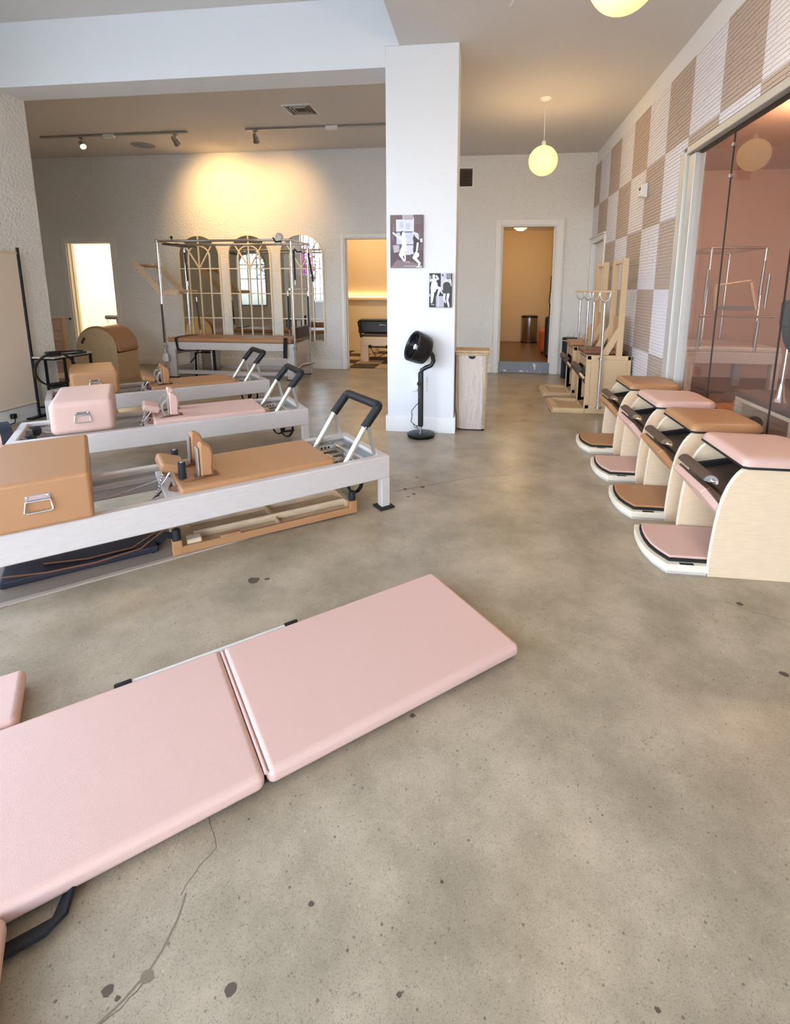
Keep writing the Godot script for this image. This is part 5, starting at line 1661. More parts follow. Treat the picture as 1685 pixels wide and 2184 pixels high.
func seat_cushion(poly: Array, y0: float, y1: float) -> MB:   # rounded over the edge, slightly domed
	var b := mb()
	var pts := PackedVector2Array(poly)
	if Geometry2D.is_polygon_clockwise(pts):
		pts.reverse()
	var c := Vector2.ZERO
	for p in pts:
		c += p / pts.size()
	# resample the outline
	var ring := []
	for i in pts.size():
		var a := pts[i]
		var e := pts[(i + 1) % pts.size()]
		var steps := maxi(1, int((e - a).length() / 0.03))
		for k in steps:
			ring.append(a.lerp(e, float(k) / steps))
	var layers := [[0.0, 0.0], [0.0, 0.25], [0.006, 0.6], [0.018, 0.86], [0.04, 0.97], [0.09, 1.0], [0.16, 1.02]]
	var P := []
	for l in layers:
		var row := []
		for p in ring:
			var d: Vector2 = c - p
			var ln := d.length()
			var q: Vector2 = p + d / ln * minf(l[0] * (1.0 if l[0] < 0.05 else 1.0), ln * 0.8)
			row.append(Vector3(q.x, lerpf(y0, y1, l[1]), -q.y))
		P.append(row)
	var m := ring.size()
	var center := Vector3(c.x, y1 + 0.002, -c.y)
	var nr := func(j: int, i: int) -> Vector3:
		var u: Vector3 = P[j][(i + 1) % m] - P[j][(i - 1 + m) % m]
		var w: Vector3 = P[mini(j + 1, P.size() - 1)][i] - P[maxi(j - 1, 0)][i]
		var n := u.cross(w).normalized()
		var out := Vector3(P[j][i].x - c.x, 0.05, P[j][i].z + c.y)
		return n if n.dot(out) > 0 else -n
	for j in P.size() - 1:
		for i in m:
			var k := (i + 1) % m
			b.quad4(P[j][i], P[j + 1][i], P[j + 1][k], P[j][k], nr.call(j, i), nr.call(j + 1, i), nr.call(j + 1, k), nr.call(j, k))
	for i in m:
		var k := (i + 1) % m
		b.tri(P[-1][i], P[-1][k], center, Vector3.UP, Vector3.UP, Vector3.UP)
		b.tri(P[0][i], P[0][k], Vector3(c.x, y0, -c.y), Vector3.DOWN, Vector3.DOWN, Vector3.DOWN)
	return b

func build_arched_chairs() -> void:
	make_arched_chair("nearest arched chair with pink seat, cut by the photo's right edge", M.pink_vinyl, -2.272)
	make_arched_chair("tan seated arched chair next to the nearest pink one", M.tan_vinyl, -2.838)
	make_arched_chair("pink seated arched chair between the two tan ones", M.pink_vinyl, -3.41)
	make_arched_chair("farthest arched chair with tan seat beside the tall wooden chairs", M.tan_vinyl, -4.03)


# ------------------------------------------------------------------ tall wooden chairs with push poles
func make_high_chair(label: String, seat_m: Material, zf: float) -> Node3D:
	var o := thing("high_chair", label, "exercise chair", Vector3(0, 0, zf), 0.0, "tall wooden chairs with push poles")
	var w := 0.44
	# base: a frame with a sunk foot well
	part("base_board", mb().box(Vector3(1.31, 0.028, -w / 2), Vector3(0.46, 0.056, w), 0.004), M.oak, o)
	part("base_board", mb().box(Vector3(0.915, 0.012, -w / 2 - 0.02), Vector3(0.34, 0.024, w + 0.06), 0.003), M.oak, o)
	part("base_frame", mb().box(Vector3(0.79, 0.034, -w / 2 - 0.02), Vector3(0.075, 0.045, w + 0.08), 0.004), M.oak, o)
	for z in [0.012, -w - 0.052]:
		part("base_frame", mb().box(Vector3(0.955, 0.034, z - 0.03), Vector3(0.26, 0.045, 0.07), 0.004), M.oak, o)
	# side panels with rails and stiles
	for s in [[0.0, 1.0], [-w, -1.0]]:
		var z: float = s[0]
		var d: float = s[1]
		var p := part("side_panel", mb().box(Vector3(1.31, 0.34, z - d * 0.014), Vector3(0.44, 0.56, 0.012), 0.001), M.oak, o)
		for q in [[1.105, 0.34, 0.05, 0.57], [1.515, 0.34, 0.036, 0.57], [1.31, 0.605, 0.44, 0.045], [1.31, 0.075, 0.44, 0.04]]:
			part("stile" if q[3] > 0.1 else "rail", mb().box(Vector3(q[0], q[1], z - d * 0.009), Vector3(q[2], q[3], 0.022), 0.002), M.oak, p)
		# post, brace, push pole
		part("post", mb().box(Vector3(1.41, 1.125, z - d * 0.028), Vector3(0.062, 1.0, 0.032), 0.003), M.oak, o)
		var br := mb(at(0, 0, z - d * 0.028))
		br.prism([Vector2(1.22, 0.63), Vector2(1.30, 0.63), Vector2(1.385, 0.80), Vector2(1.385, 0.93)], -0.014, 0.014, 0.002)
		part("brace", br, M.oak, o)
		var zp := z + d * 0.032
		var pole := part("push_pole", mb().tube([Vector3(1.22, 0.07, zp), Vector3(1.22, 0.62, zp), Vector3(1.22, 1.17, zp)], 0.0125, 12), M.chrome, o)
		part("pole_sleeve", mb().tube([Vector3(1.22, 0.06, zp), Vector3(1.22, 0.60, zp)], 0.0165, 12), M.chrome, pole)
		for y in [0.08, 0.60]:
			part("clamp", mb(at(1.22, y, zp)).lathe([Vector2(0.012, -0.014), Vector2(0.026, -0.012), Vector2(0.026, 0.012), Vector2(0.012, 0.014)], 14), M.chrome, pole)
			part("clamp_screw", mb().tube([Vector3(1.19, y, zp), Vector3(1.255, y, zp)], 0.006, 8), M.chrome, pole)
		var fork := []
		for i in 13:
			var t := lerpf(-PI, 0.0, i / 12.0)
			fork.append(Vector3(1.22 + cos(t) * 0.052, 1.275 + sin(t) * 0.085, zp))
		fork.push_front(Vector3(1.168, 1.285, zp))
		part("fork", mb().tube(fork, 0.007, 8), M.chrome, pole)
		part("handle", mb(Transform3D(Basis(Vector3(0, 0, 1), PI / 2), Vector3(1.222, 1.288, zp))).lathe([Vector2(0, 0.068), Vector2(0.012, 0.067), Vector2(0.013, 0.06), Vector2(0.0135, 0.0), Vector2(0.013, -0.06), Vector2(0.012, -0.067), Vector2(0, -0.068)], 14), M.birch, pole)
	part("crossbar", mb().tube([Vector3(1.41, 1.585, -0.03), Vector3(1.41, 1.585, -w + 0.03)], 0.014, 12), M.birch, o)
	part("back_board", mb().box(Vector3(1.43, 0.82, -w / 2), Vector3(0.018, 0.42, w - 0.09), 0.003), M.oak, o)
	part("back_panel", mb().box(Vector3(1.52, 0.34, -w / 2), Vector3(0.016, 0.56, w - 0.05), 0.002), M.black_metal, o)
	part("seat_board", mb().box(Vector3(1.26, 0.618, -w / 2), Vector3(0.34, 0.02, w - 0.06), 0.003), M.birch, o)
	part("seat", mb().rbox(Vector3(1.235, 0.66, -w / 2), Vector3(0.36, 0.05, w - 0.07), 0.02, 4), seat_m, o)
	part("front_board", mb().box(Vector3(1.095, 0.55, -w / 2), Vector3(0.02, 0.1, w - 0.05), 0.003), M.oak, o)
	# pedal with padded head and pale patch
	var pd := Transform3D(Basis(Vector3(0, 0, 1), deg_to_rad(-50.0)), Vector3(1.0, 0.47, -w / 2))
	var ped := part("pedal", mb(pd).box(Vector3(0.13, -0.01, 0), Vector3(0.26, 0.022, w - 0.1), 0.003), M.brown_vinyl, o)
	part("pedal_pad", mb(pd).rbox(Vector3(0.01, 0.022, 0), Vector3(0.075, 0.055, w - 0.1), 0.012, 3), M.brown_vinyl, ped)
	part("pedal_patch", mb(pd).box(Vector3(0.085, -0.002, w / 2 - 0.075), Vector3(0.075, 0.026, 0.06), 0.003), M.birch, ped)
	for z in [-0.12, -0.22, -0.32]:
		part("spring", mb().tube([Vector3(1.13, 0.36, z), Vector3(1.46, 0.3, z)], 0.013, 8), M.black_metal, o)
	return o

func build_high_chairs() -> void:
	make_high_chair("nearer tall wooden chair with push poles, beside the arched chairs", M.brown_leather, -5.417)
	make_high_chair("farther tall wooden chair with push poles, nearer the corridor doorway", M.tan_vinyl, -6.245)


# ------------------------------------------------------------------ mats in front
func build_mats() -> void:
	var axis := deg_to_rad(40.4)
	var o := thing("folding_mat", "large pink two-panel folding mat lying across the foreground floor", "exercise mat", Vector3(-0.888, 0, -1.4655), axis)
	# local x runs along the mat to the right, z towards the viewer
	part("mat_panel", mb().rbox(Vector3(0.452, 0.034, 0.278), Vector3(0.9, 0.05, 0.556), 0.021, 5), M.pink_vinyl, o)
	part("mat_panel", mb().rbox(Vector3(-0.462, 0.034, 0.278), Vector3(0.915, 0.05, 0.556), 0.021, 5), M.pink_vinyl, o)
	part("hinge_welt", mb().tube([Vector3(0.0, 0.05, 0.012), Vector3(0.0, 0.05, 0.545)], 0.0055, 8), M.pink_vinyl, o)
	part("underside", mb().box(Vector3(0.0, 0.006, 0.278), Vector3(1.76, 0.012, 0.5), 0.002), M.black_rubber, o)
	var hd := [Vector3(-0.60, 0.012, 0.545), Vector3(-0.602, 0.011, 0.585), Vector3(-0.59, 0.011, 0.602), Vector3(-0.53, 0.012, 0.602), Vector3(-0.47, 0.012, 0.602), Vector3(-0.445, 0.011, 0.59), Vector3(-0.43, 0.012, 0.545)]
	part("carry_handle", mb().strap(hd, Vector3(0.05, 0.35, 1), 0.036, 0.008), M.black_webbing, o, "black webbing carry handle")
	var bar := thing("wooden_bar", "thin white bar with black end caps lying behind the pink mat", "exercise bar", Vector3(-0.926, 0.016, -1.488), axis)
	part("rod", mb().tube([Vector3(-0.28, 0, 0), Vector3(0.275, 0, 0)], 0.0095, 12), M.white_plastic, bar)
	for s in [-0.285, 0.28]:
		part("end_cap", mb(Transform3D(Basis(Vector3(0, 0, 1), PI / 2), Vector3(s, 0, 0))).lathe([Vector2(0, 0.026), Vector2(0.0135, 0.025), Vector2(0.0145, 0.02), Vector2(0.0145, -0.02), Vector2(0.0135, -0.025), Vector2(0, -0.026)], 14), M.black_rubber, bar)
	var m2 := thing("folded_mat", "pink mat end at the left photo edge, behind the folding mat", "exercise mat", Vector3(-1.487, 0, -1.297), axis)
	part("mat_panel", mb().rbox(Vector3(-0.43, 0.034, 0.125), Vector3(0.86, 0.05, 0.25), 0.021, 5), M.pink_vinyl, m2)
	part("underside", mb().box(Vector3(-0.43, 0.006, 0.125), Vector3(0.82, 0.012, 0.22), 0.002), M.black_rubber, m2)
	var m3 := thing("folded_mat", "pink mat corner at the bottom left, touching the folding mat's handle side", "exercise mat", Vector3(-0.934, 0, -0.702), axis)
	part("mat_panel", mb().rbox(Vector3(-0.452, 0.034, 0.265), Vector3(0.9, 0.05, 0.52), 0.021, 5), M.pink_vinyl, m3)
	part("underside", mb().box(Vector3(-0.45, 0.006, 0.265), Vector3(0.86, 0.012, 0.48), 0.002), M.black_rubber, m3)

# ------------------------------------------------------------------ rooms behind the doorways
func shell(number: String, x0: float, x1: float, z0: float, z1: float, y0: float, y1: float, m: Material, about: String, floor_m: Material = null) -> void:
	# z0 is the far end; open towards the wall at z1
	var t := 0.1
	structure("wall_%s_end" % number, mb().box(Vector3((x0 + x1) / 2, (y0 + y1) / 2, z0 - t / 2), Vector3(x1 - x0 + 2 * t, y1 - y0, t)), m, "end wall of " + about, "wall")
	structure("wall_%s_left" % number, mb().box(Vector3(x0 - t / 2, (y0 + y1) / 2, (z0 + z1) / 2), Vector3(t, y1 - y0, z1 - z0)), m, "left side wall of " + about, "wall")
	structure("wall_%s_right" % number, mb().box(Vector3(x1 + t / 2, (y0 + y1) / 2, (z0 + z1) / 2), Vector3(t, y1 - y0, z1 - z0)), m, "right side wall of " + about, "wall")
	structure("ceiling_%s" % number, mb().box(Vector3((x0 + x1) / 2, y1 + t / 2, (z0 + z1) / 2 - t / 2), Vector3(x1 - x0 + 2 * t, t, z1 - z0 + t)), M.ceiling_paint, "ceiling of " + about, "ceiling")
	structure("floor_%s" % number, mb().box(Vector3((x0 + x1) / 2, y0 - 0.09, (z0 + z1) / 2 - t / 2), Vector3(x1 - x0 + 2 * t, 0.18, z1 - z0 + t)), floor_m if floor_m else M.concrete, "floor of " + about, "floor")

func build_side_rooms() -> void:
	# bright room behind the far left doorway
	shell("cream", -9.2, -5.6, -10.4, -8.112, 0.0, 2.7, M.cream_wall, "the bright cream room")
	var lp := thing("room_lamp", "ceiling lamp of the bright cream room", "ceiling lamp", Vector3(-7.6, 2.7, -9.0))
	part("dome", mb().lathe([Vector2(0, -0.09), Vector2(0.09, -0.075), Vector2(0.14, -0.04), Vector2(0.15, 0)], 24), M.dome_glow, lp)
	omni(lp, Vector3(0, -0.14, 0), Color(1.0, 0.92, 0.8), 5.5, 0.12)
	var fb := thing("footbar_frame", "black padded foot bar seen in the bright left doorway", "foot bar", Vector3(-7.20, 0, -9.2))
	part("pad", mb().tube([Vector3(-0.30, 0.735, 0), Vector3(-0.02, 0.735, 0), Vector3(0.0, 0.74, 0), Vector3(0.03, 0.735, -0.02), Vector3(0.03, 0.72, -0.4)], 0.042, 12), M.foam_black, fb)
	part("leg", mb().tube([Vector3(-0.29, 0.73, 0), Vector3(-0.22, 0.32, 0)], 0.013, 8), M.champagne_tube, fb)
	part("leg", mb().tube([Vector3(-0.02, 0.75, 0), Vector3(0.0, 0.55, 0)], 0.06, 12), M.foam_black, fb)
	part("rail", mb().box(Vector3(-0.5, 0.26, -0.2), Vector3(1.2, 0.14, 0.5), 0.005), M.whitewash, fb)
	for q in [[-1.06, -0.42], [0.06, -0.42], [-1.06, 0.02], [0.06, 0.02]]:
		part("foot", mb().box(Vector3(q[0], 0.1, q[1]), Vector3(0.06, 0.2, 0.05), 0.003), M.whitewash, fb)
	# room behind the middle doorway: stuccoed wall, ledge with a light strip, checkered carpet
	shell("ledge", -4.6, -0.95, -10.6, -8.112, 0.0, 2.9, M.tan_wall, "the room with the lit ledge")
	var led := thing("lit_ledge", "wall ledge with glowing warm light strip in the middle doorway", "light ledge", Vector3(-2.75, 1.135, -10.595))
	part("ledge", mb().box(Vector3(0, -0.03, 0.05), Vector3(3.5, 0.05, 0.10), 0.004), M.cream_wall, led)
	part("strip", mb().box(Vector3(0, 0.008, 0.022), Vector3(3.5, 0.018, 0.014), 0.002), M.strip_glow, led)
	part("wall_board", mb().box(Vector3(0, -0.60, 0.012), Vector3(3.5, 1.07, 0.02), 0.002), M.cream_wall, led)
	strip_light(led, Vector3(-2.7, 1.165, -10.57), Vector3.UP, Vector2(3.5, 0.03), Color(1.0, 0.82, 0.55), 0.7)
	var rl := thing("room_lamp", "ceiling lamp of the room with the lit ledge", "ceiling lamp", Vector3(-2.4, 2.9, -9.5))
	part("dome", mb().lathe([Vector2(0, -0.09), Vector2(0.09, -0.075), Vector2(0.14, -0.04), Vector2(0.15, 0)], 24), M.dome_glow, rl)
	omni(rl, Vector3(0, -0.14, 0), Color(1.0, 0.88, 0.7), 1.5, 0.12)
	var carpet := thing("carpet_tiles", "brown and tan checkered carpet tiles inside the middle doorway", "carpet")
	for i in 8:
		for j in 5:
			part("carpet_tile", mb().box(Vector3(-4.33 + 0.46 * i, 0.005, -8.36 - 0.46 * j), Vector3(0.455, 0.01, 0.455), 0.002), M.checker_light if (i + j) % 2 == 0 else M.checker_dark, carpet)
	var rf := thing("wooden_reformer", "maple reformer with black box and brown top in the middle doorway", "reformer", Vector3(-2.21, 0.01, -8.85))
	part("end_beam", mb().box(Vector3(0.5, 0.37, 0.0), Vector3(1.0, 0.16, 0.05), 0.006), M.maple, rf)
	part("leg", mb().box(Vector3(0.075, 0.145, 0.0), Vector3(0.15, 0.29, 0.055), 0.004), M.maple, rf)
	part("leg", mb().box(Vector3(0.925, 0.145, 0.0), Vector3(0.15, 0.29, 0.055), 0.004), M.maple, rf)
	for x in [0.025, 0.975]:
		part("side_rail", mb().box(Vector3(x, 0.37, -0.72), Vector3(0.05, 0.16, 1.4), 0.006), M.maple, rf)
		part("leg", mb().box(Vector3(x, 0.145, -1.3), Vector3(0.06, 0.29, 0.1), 0.004), M.maple, rf)
	part("top_pad", mb().rbox(Vector3(0.5, 0.47, -0.35), Vector3(0.98, 0.05, 0.66), 0.015, 3), M.dark_leather, rf)
	part("foot_bar", mb().tube([Vector3(0.02, 0.44, 0.03), Vector3(-0.03, 0.72, 0.02), Vector3(0.03, 0.745, 0.02), Vector3(1.0, 0.745, 0.02)], 0.02, 10), M.foam_black, rf)
	part("spring_bar", mb().tube([Vector3(0.15, 0.27, 0.03), Vector3(0.85, 0.27, 0.03)], 0.012, 8), M.black_metal, rf)
	for x in [0.18, 0.5, 0.8]:
		part("pulley", mb().sphere(Vector3(x, 0.28, 0.04), 0.032, 12, 8), M.black_rubber, rf)
		part("rope", mb().tube([Vector3(x, 0.28, 0.04), Vector3(x + 0.1, 0.06, -0.05), Vector3(x + 0.28, 0.16, 0.0)], 0.008, 6), M.black_rubber, rf)
	var bb := thing("black_box", "long black padded box lying on the maple reformer", "padded box", Vector3(-1.97, 0.507, -9.25), 0.12)
	part("body", mb().rbox(Vector3(-0.02, 0.125, 0), Vector3(0.66, 0.25, 0.36), 0.03, 4), M.black_vinyl, bb)
	part("handle", mb().tube([Vector3(0.04, 0.13, 0.184), Vector3(0.05, 0.155, 0.19), Vector3(0.14, 0.155, 0.19), Vector3(0.15, 0.13, 0.184)], 0.005, 6), M.chrome, bb)
	# raised corridor room
	shell("corridor", -0.5, 1.397, -11.34, -8.112, 0.178, 2.56, M.tan_wall, "the raised corridor room", M.dark_floor)
	structure("baseboard_corridor", mb().box(Vector3(0.45, 0.25, -11.33), Vector3(1.88, 0.15, 0.02), 0.004), M.tan_wall, "tan baseboard at the end of the raised corridor room", "baseboard")
	var cl := thing("dome_lamp", "glowing dome ceiling lamp seen through the corridor doorway", "ceiling lamp", Vector3(0.62, 2.56, -9.75))
	part("plate", mb().lathe([Vector2(0, -0.035), Vector2(0.15, -0.03), Vector2(0.155, 0)], 28), M.chrome, cl)
	part("dome", mb().lathe([Vector2(0, -0.185), Vector2(0.06, -0.175), Vector2(0.115, -0.14), Vector2(0.145, -0.09), Vector2(0.15, -0.035)], 28), M.dome_glow, cl)
	omni(cl, Vector3(0, -0.25, 0), Color(1.0, 0.86, 0.64), 0.62, 0.12)
	var sb := thing("steel_bin", "shiny dark steel bin against the far wall of the raised corridor room", "bin", Vector3(0.97, 0.178, -11.1))
	part("body", mb().lathe([Vector2(0, 0.0), Vector2(0.165, 0.0), Vector2(0.172, 0.01), Vector2(0.172, 0.54), Vector2(0, 0.54)], 36), M.steel, sb)
	part("lid", mb().lathe([Vector2(0.175, 0.54), Vector2(0.176, 0.57), Vector2(0.165, 0.585), Vector2(0, 0.588)], 36), M.black_plastic, sb)
	part("foot", mb().lathe([Vector2(0.178, 0.0), Vector2(0.178, 0.03), Vector2(0.172, 0.034)], 36), M.black_plastic, sb)
	var oc := thing("orange_case", "orange hard suitcase standing near the raised corridor room's right wall", "suitcase", Vector3(1.14, 0.178, -9.35))
	part("shell", mb().rbox(Vector3(0, 0.225, 0), Vector3(0.26, 0.41, 0.5), 0.07, 5), M.orange_shell, oc)
	part("seam", mb().box(Vector3(0, 0.225, 0), Vector3(0.012, 0.412, 0.44), 0.002), M.dark_leather, oc)
	for z in [-0.17, 0.17]:
		part("wheel", mb(Transform3D(Basis(Vector3(0, 0, 1), PI / 2), Vector3(0.07, 0.02, z))).lathe([Vector2(0, 0.012), Vector2(0.02, 0.012), Vector2(0.02, -0.012), Vector2(0, -0.012)], 12), M.black_rubber, oc)
	var hc := thing("hanging_coat", "dark coat and black bag hanging at the corridor room's right wall", "coat", Vector3(1.165, 0.178, -8.75))
	part("coat", mb().rbox(Vector3(0.03, 0.85, 0.0), Vector3(0.2, 1.1, 0.3), 0.07, 4), M.dark_cloth, hc)
	part("hood", mb().rbox(Vector3(0.05, 1.46, 0.0), Vector3(0.12, 0.26, 0.2), 0.05, 4), M.dark_cloth, hc)
	part("bag", mb().rbox(Vector3(-0.02, 0.35, 0.05), Vector3(0.24, 0.7, 0.24), 0.06, 4), M.black_vinyl, hc)
	part("bag_strap", mb().strap([Vector3(-0.05, 0.75, 0.16), Vector3(-0.115, 0.95, 0.17), Vector3(-0.1, 1.1, 0.17), Vector3(-0.03, 1.17, 0.16)], Vector3(0, 0, 1), 0.03, 0.008), M.black_webbing, hc)
	part("label_patch", mb().box(Vector3(-0.065, 0.99, 0.13), Vector3(0.05, 0.18, 0.02), 0.004), M.white_plastic, hc)
	part("hook_rail", mb().box(Vector3(0.25, 1.5, 0.0), Vector3(0.02, 0.06, 0.5), 0.004), M.oak, hc)
	var dl := thing("dark_door", "dark edge of an open door inside the corridor doorway's left side", "door leaf", Vector3(0.205, 0.179, -8.13))
	part("leaf_panel", mb().box(Vector3(-0.005, 0.62, -0.32), Vector3(0.035, 1.24, 0.6), 0.004), M.bronze_metal, dl)


func build_glass_room() -> void:
	var x0 := 1.69
	var x1 := 4.7
	var z0 := -8.1
	var z1 := -0.45
	structure("wall_rose_end", mb().box(Vector3((x0 + x1) / 2, 1.5, z0 - 0.05), Vector3(x1 - x0, 3.0, 0.1)), M.rose_wall, "rose end wall of the studio behind the glass", "wall")
	structure("wall_rose_right", mb().box(Vector3(x1 + 0.05, 1.5, (z0 + z1) / 2), Vector3(0.1, 3.0, z1 - z0 + 0.2)), M.rose_wall, "rose side wall of the studio behind the glass", "wall")
	structure("wall_rose_front", mb().box(Vector3((x0 + x1) / 2, 1.5, z1 + 0.05), Vector3(x1 - x0, 3.0, 0.1)), M.rose_wall, "rose front wall of the studio behind the glass", "wall")
	structure("ceiling_rose", mb().box(Vector3((x0 + x1) / 2, 3.05, (z0 + z1) / 2), Vector3(x1 - x0 + 0.2, 0.1, z1 - z0 + 0.3)), M.rose_wall, "rose ceiling of the studio behind the glass", "ceiling")
	structure("floor_rose", mb().box(Vector3((1.56 + x1) / 2, -0.06, (z0 + z1) / 2), Vector3(x1 - 1.56, 0.12, z1 - z0)), M.dark_floor, "dark brown floor of the studio behind the glass", "floor")
	var lp := thing("studio_lamp", "small ceiling lamp of the studio behind the glass", "ceiling lamp", Vector3(3.0, 3.0, -5.2))
	part("dome", mb().lathe([Vector2(0, -0.09), Vector2(0.09, -0.075), Vector2(0.14, -0.04), Vector2(0.15, 0)], 24), M.dome_glow, lp)
	omni(lp, Vector3(0, -0.14, 0), Color(1.0, 0.84, 0.7), 1.7, 0.12)
	# pole frame of a second trapeze table
	var o := thing("glass_room_tower", "pale pole frame and bed of a trapeze table behind the glass", "exercise table", Vector3(2.45, 0, -6.5))
	for x in [0.2, 0.8]:
		for z in [0.0, -0.9]:
			part("pole", mb().tube([Vector3(x - 0.02, 0.4, z), Vector3(x, 1.80, z)], 0.017, 10), M.chrome, o)
	for z in [0.0, -0.9]:
		part("top_pole", mb().tube([Vector3(0.18, 1.8, z), Vector3(0.82, 1.8, z)], 0.017, 10), M.chrome, o)
	for x in [0.2, 0.8]:
		part("side_pole", mb().tube([Vector3(x, 1.8, 0.0), Vector3(x, 1.8, -0.9)], 0.014, 8), M.chrome, o)
	part("cross_bar", mb().tube([Vector3(0.12, 1.0, 0.03), Vector3(0.95, 1.0, 0.03)], 0.016, 10), M.chrome, o)
	part("swing_bar", mb().box(Vector3(0.5, 1.1, 0.06), Vector3(0.5, 0.05, 0.03), 0.004), M.steel, o)
	part("swing_bar", mb().strap([Vector3(0.27, 1.08, 0.06), Vector3(0.24, 1.35, 0.1)], Vector3(0, 0, 1), 0.03, 0.03), M.birch, o)
	part("swing_bar", mb().strap([Vector3(0.73, 1.08, 0.06), Vector3(0.62, 1.4, 0.1)], Vector3(0, 0, 1), 0.03, 0.03), M.birch, o)
	part("swing_handle", mb().tube([Vector3(0.24, 1.36, 0.1), Vector3(0.62, 1.42, 0.1)], 0.012, 8), M.birch, o)
	for q in [[0.16, 1.35], [0.77, 1.45], [0.84, 1.3], [0.13, 0.75], [0.78, 0.75]]:
		part("spring", mb().tube([Vector3(q[0], q[1] - 0.2, 0.03), Vector3(q[0] + 0.01, q[1] + 0.2, 0.03)], 0.018, 8), M.steel, o)
	part("bed", mb().box(Vector3(0.55, 0.5, -0.45), Vector3(1.1, 0.14, 1.0), 0.006), M.whitewash, o)
	part("mattress", mb().rbox(Vector3(0.55, 0.6, -0.45), Vector3(1.08, 0.06, 0.98), 0.02, 3), M.whitewash, o)
	for x in [0.06, 1.04]:
		for z in [0.0, -0.9]:
			part("leg", mb().box(Vector3(x, 0.215, z), Vector3(0.09, 0.43, 0.09), 0.004), M.whitewash, o)
	# push poles reflected shape: slim pole beside the jamb
	var sp := thing("push_pole_stand", "slim forked push pole behind the glass beside the metal jamb", "pole stand", Vector3(1.98, 0, -6.2))
	part("pole", mb().tube([Vector3(0, 0.02, 0), Vector3(0, 1.18, 0)], 0.014, 10), M.chrome, sp)
	part("foot", mb().box(Vector3(0, 0.012, 0), Vector3(0.3, 0.024, 0.3), 0.004), M.oak, sp)
	part("fork", mb().tube([Vector3(-0.055, 1.3, 0), Vector3(-0.05, 1.24, 0), Vector3(0, 1.18, 0), Vector3(0.05, 1.24, 0), Vector3(0.055, 1.3, 0)], 0.008, 8), M.chrome, sp)
	part("handle", mb().tube([Vector3(-0.07, 1.3, 0), Vector3(0.07, 1.3, 0)], 0.013, 10), M.birch, sp)
	# platform box with dark cushion, pole and ring
	var pf := thing("platform_box", "pale framed box with dark cushion top behind the glass", "platform box", Vector3(2.13, 0, -3.9))
	part("cushion", mb().rbox(Vector3(0.42, 0.45, -0.18), Vector3(0.84, 0.06, 0.85), 0.02, 4), M.brown_vinyl, pf)
	part("top_board", mb().box(Vector3(0.42, 0.405, -0.18), Vector3(0.82, 0.03, 0.82), 0.003), M.maple_edge, pf)
	for z in [-0.57, 0.21]:
		part("corner_post", mb().box(Vector3(0.03, 0.195, z), Vector3(0.05, 0.39, 0.04), 0.003), M.maple_edge, pf)
	part("end_board", mb().box(Vector3(0.43, 0.195, 0.22), Vector3(0.78, 0.39, 0.02), 0.002), M.maple, pf)
	part("end_board", mb().box(Vector3(0.43, 0.195, -0.58), Vector3(0.78, 0.39, 0.02), 0.002), M.maple, pf)
	part("floor_board", mb().box(Vector3(0.42, 0.015, -0.18), Vector3(0.8, 0.03, 0.78), 0.003), M.maple, pf)
	for q in [[0.12, 0.07, -0.45, 0.07], [0.12, 0.2, -0.45, 0.055], [0.14, 0.07, 0.1, 0.07], [0.14, 0.2, 0.1, 0.055], [0.16, 0.07, -0.2, 0.06]]:
		solo("medicine_ball", mb().sphere(Vector3.ZERO, q[3], 18, 12), M.dark_cloth, ["dark ball stacked on another at the back of the platform box", "dark ball on the platform box's floor at the back", "dark ball stacked on another at the front of the platform box", "dark ball on the platform box's floor at the front", "dark ball lying alone in the middle of the platform box"][[0.2, 0.07].find(q[1]) + (0 if q[2] < -0.3 else 2 if q[2] > 0 else 3)], "ball", "balls in the platform box", Vector3(2.13 + q[0], 0.03 + q[3] + (0.14 if q[1] > 0.1 else 0.0), -3.9 + q[2]))
	var ps := thing("ring_pole", "steel pole with conical foot standing on the dark cushion behind glass", "pole", Vector3(2.22, 0.48, -4.0))
	part("foot", mb().lathe([Vector2(0, 0.0), Vector2(0.045, 0.0), Vector2(0.03, 0.04), Vector2(0.018, 0.12), Vector2(0.013, 0.14), Vector2(0, 0.14)], 20), M.chrome, ps)
	part("shaft", mb().tube([Vector3(0, 0.12, 0), Vector3(0.03, 0.9, -0.02)], 0.0125, 10), M.chrome, ps)
	var rg := thing("hanging_ring", "grey padded ring hung on the steel pole behind the glass", "ring", Vector3(2.30, 1.08, -4.02), 0.5)
	var pts := []
	for i in 33:
		var t := TAU * i / 32
		pts.append(Vector3(cos(t) * 0.15, sin(t) * 0.21, 0))
	part("hoop", mb().tube(pts, 0.028, 10), M.black_plastic, rg)
	part("grip", mb().rbox(Vector3(-0.155, 0.06, 0), Vector3(0.075, 0.2, 0.08), 0.03, 3), M.black_rubber, rg)
	# things on the floor further back
	var bk := thing("floor_board", "brown board with pale handle lying behind the glass", "board", Vector3(2.5, 0, -5.3), 0.3)
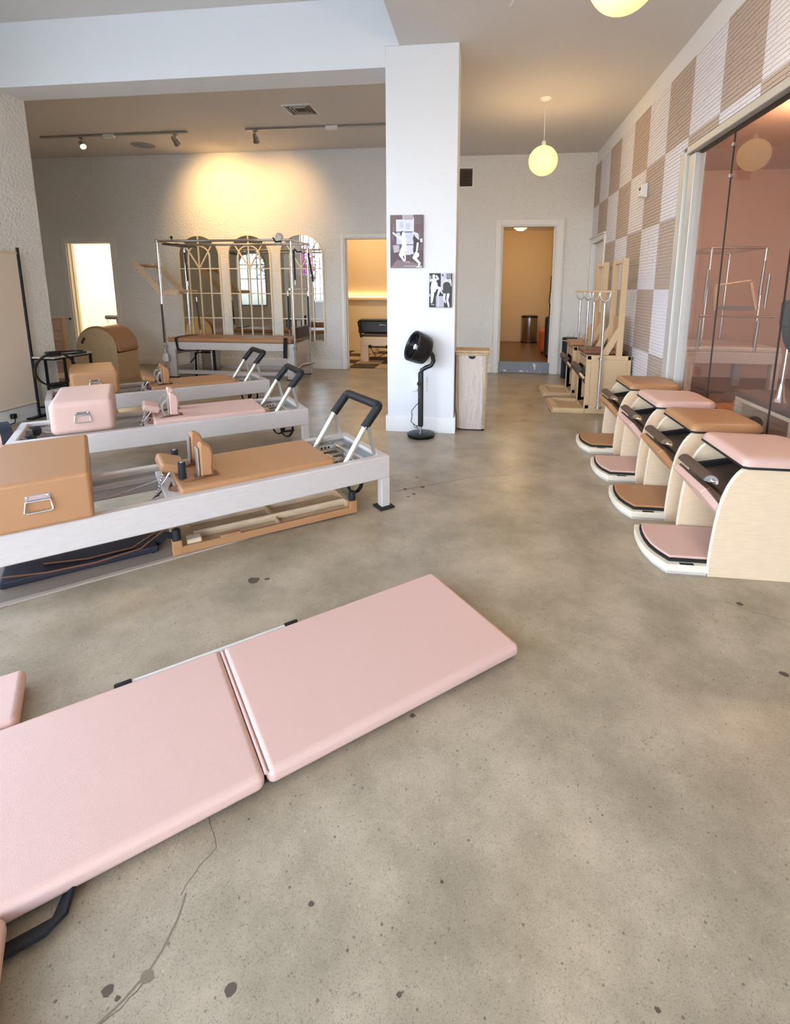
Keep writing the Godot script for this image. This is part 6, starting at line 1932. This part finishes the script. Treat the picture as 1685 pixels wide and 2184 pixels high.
	part("board", mb().rbox(Vector3(0, 0.06, 0), Vector3(0.9, 0.12, 0.6), 0.02, 3), M.honey_wood, bk)
	part("handle", mb().box(Vector3(0.1, 0.13, 0.1), Vector3(0.2, 0.02, 0.03), 0.004), M.birch, bk)


func build_garden() -> void:
	structure("ground", mb().box(Vector3(-6, -0.26, 4), Vector3(60, 0.2, 60)), M.ground, "pale pavement outside the windows", "ground")
	var o := thing("blossom_shrub", "magenta blossoming shrub outside the left window, seen in the right mirror", "shrub", Vector3(-6.6, 0.0, 0.8))
	var rng := RandomNumberGenerator.new()
	rng.seed = 8
	for i in 5:
		part("stem", mb().tube([Vector3(rng.randf_range(-0.1, 0.1), 0, rng.randf_range(-0.2, 0.2)), Vector3(rng.randf_range(-0.2, 0.2), 1.0, -0.6 + 0.3 * i), Vector3(rng.randf_range(-0.3, 0.3), 2.2, -1.1 + 0.55 * i)], 0.03, 8, 0.012), M.dark_leather, o)
	for kind in 2:
		var p := mb()
		p.quad(Vector3(-0.04, 0, -0.025), Vector3(0.0, 0.012, -0.045), Vector3(0.045, 0, 0.0), Vector3(0.0, 0.012, 0.035), Vector3.UP)
		p.quad(Vector3(-0.03, 0.02, 0.01), Vector3(0.0, 0.0, 0.04), Vector3(0.03, 0.02, 0.01), Vector3(0.0, 0.03, -0.02), Vector3(0.2, 1, 0.3))
		var mm := MultiMesh.new()
		mm.transform_format = MultiMesh.TRANSFORM_3D
		mm.mesh = p.mesh()
		mm.instance_count = 2600 if kind == 0 else 1500
		for i in mm.instance_count:
			var q := Vector3(rng.randfn(0, 0.28), 2.15 + rng.randfn(0, 0.33), rng.randf_range(-1.5, 1.6))
			mm.set_instance_transform(i, Transform3D(Basis.from_euler(Vector3(rng.randf() * TAU, rng.randf() * TAU, rng.randf() * TAU)), q))
		var mi := MultiMeshInstance3D.new()
		mi.name = "blossoms" if kind == 0 else "leaves"
		mi.multimesh = mm
		mi.material_override = M.magenta_petal if kind == 0 else M.leaf
		mi.set_meta("kind", "stuff")
		o.add_child(mi, true)
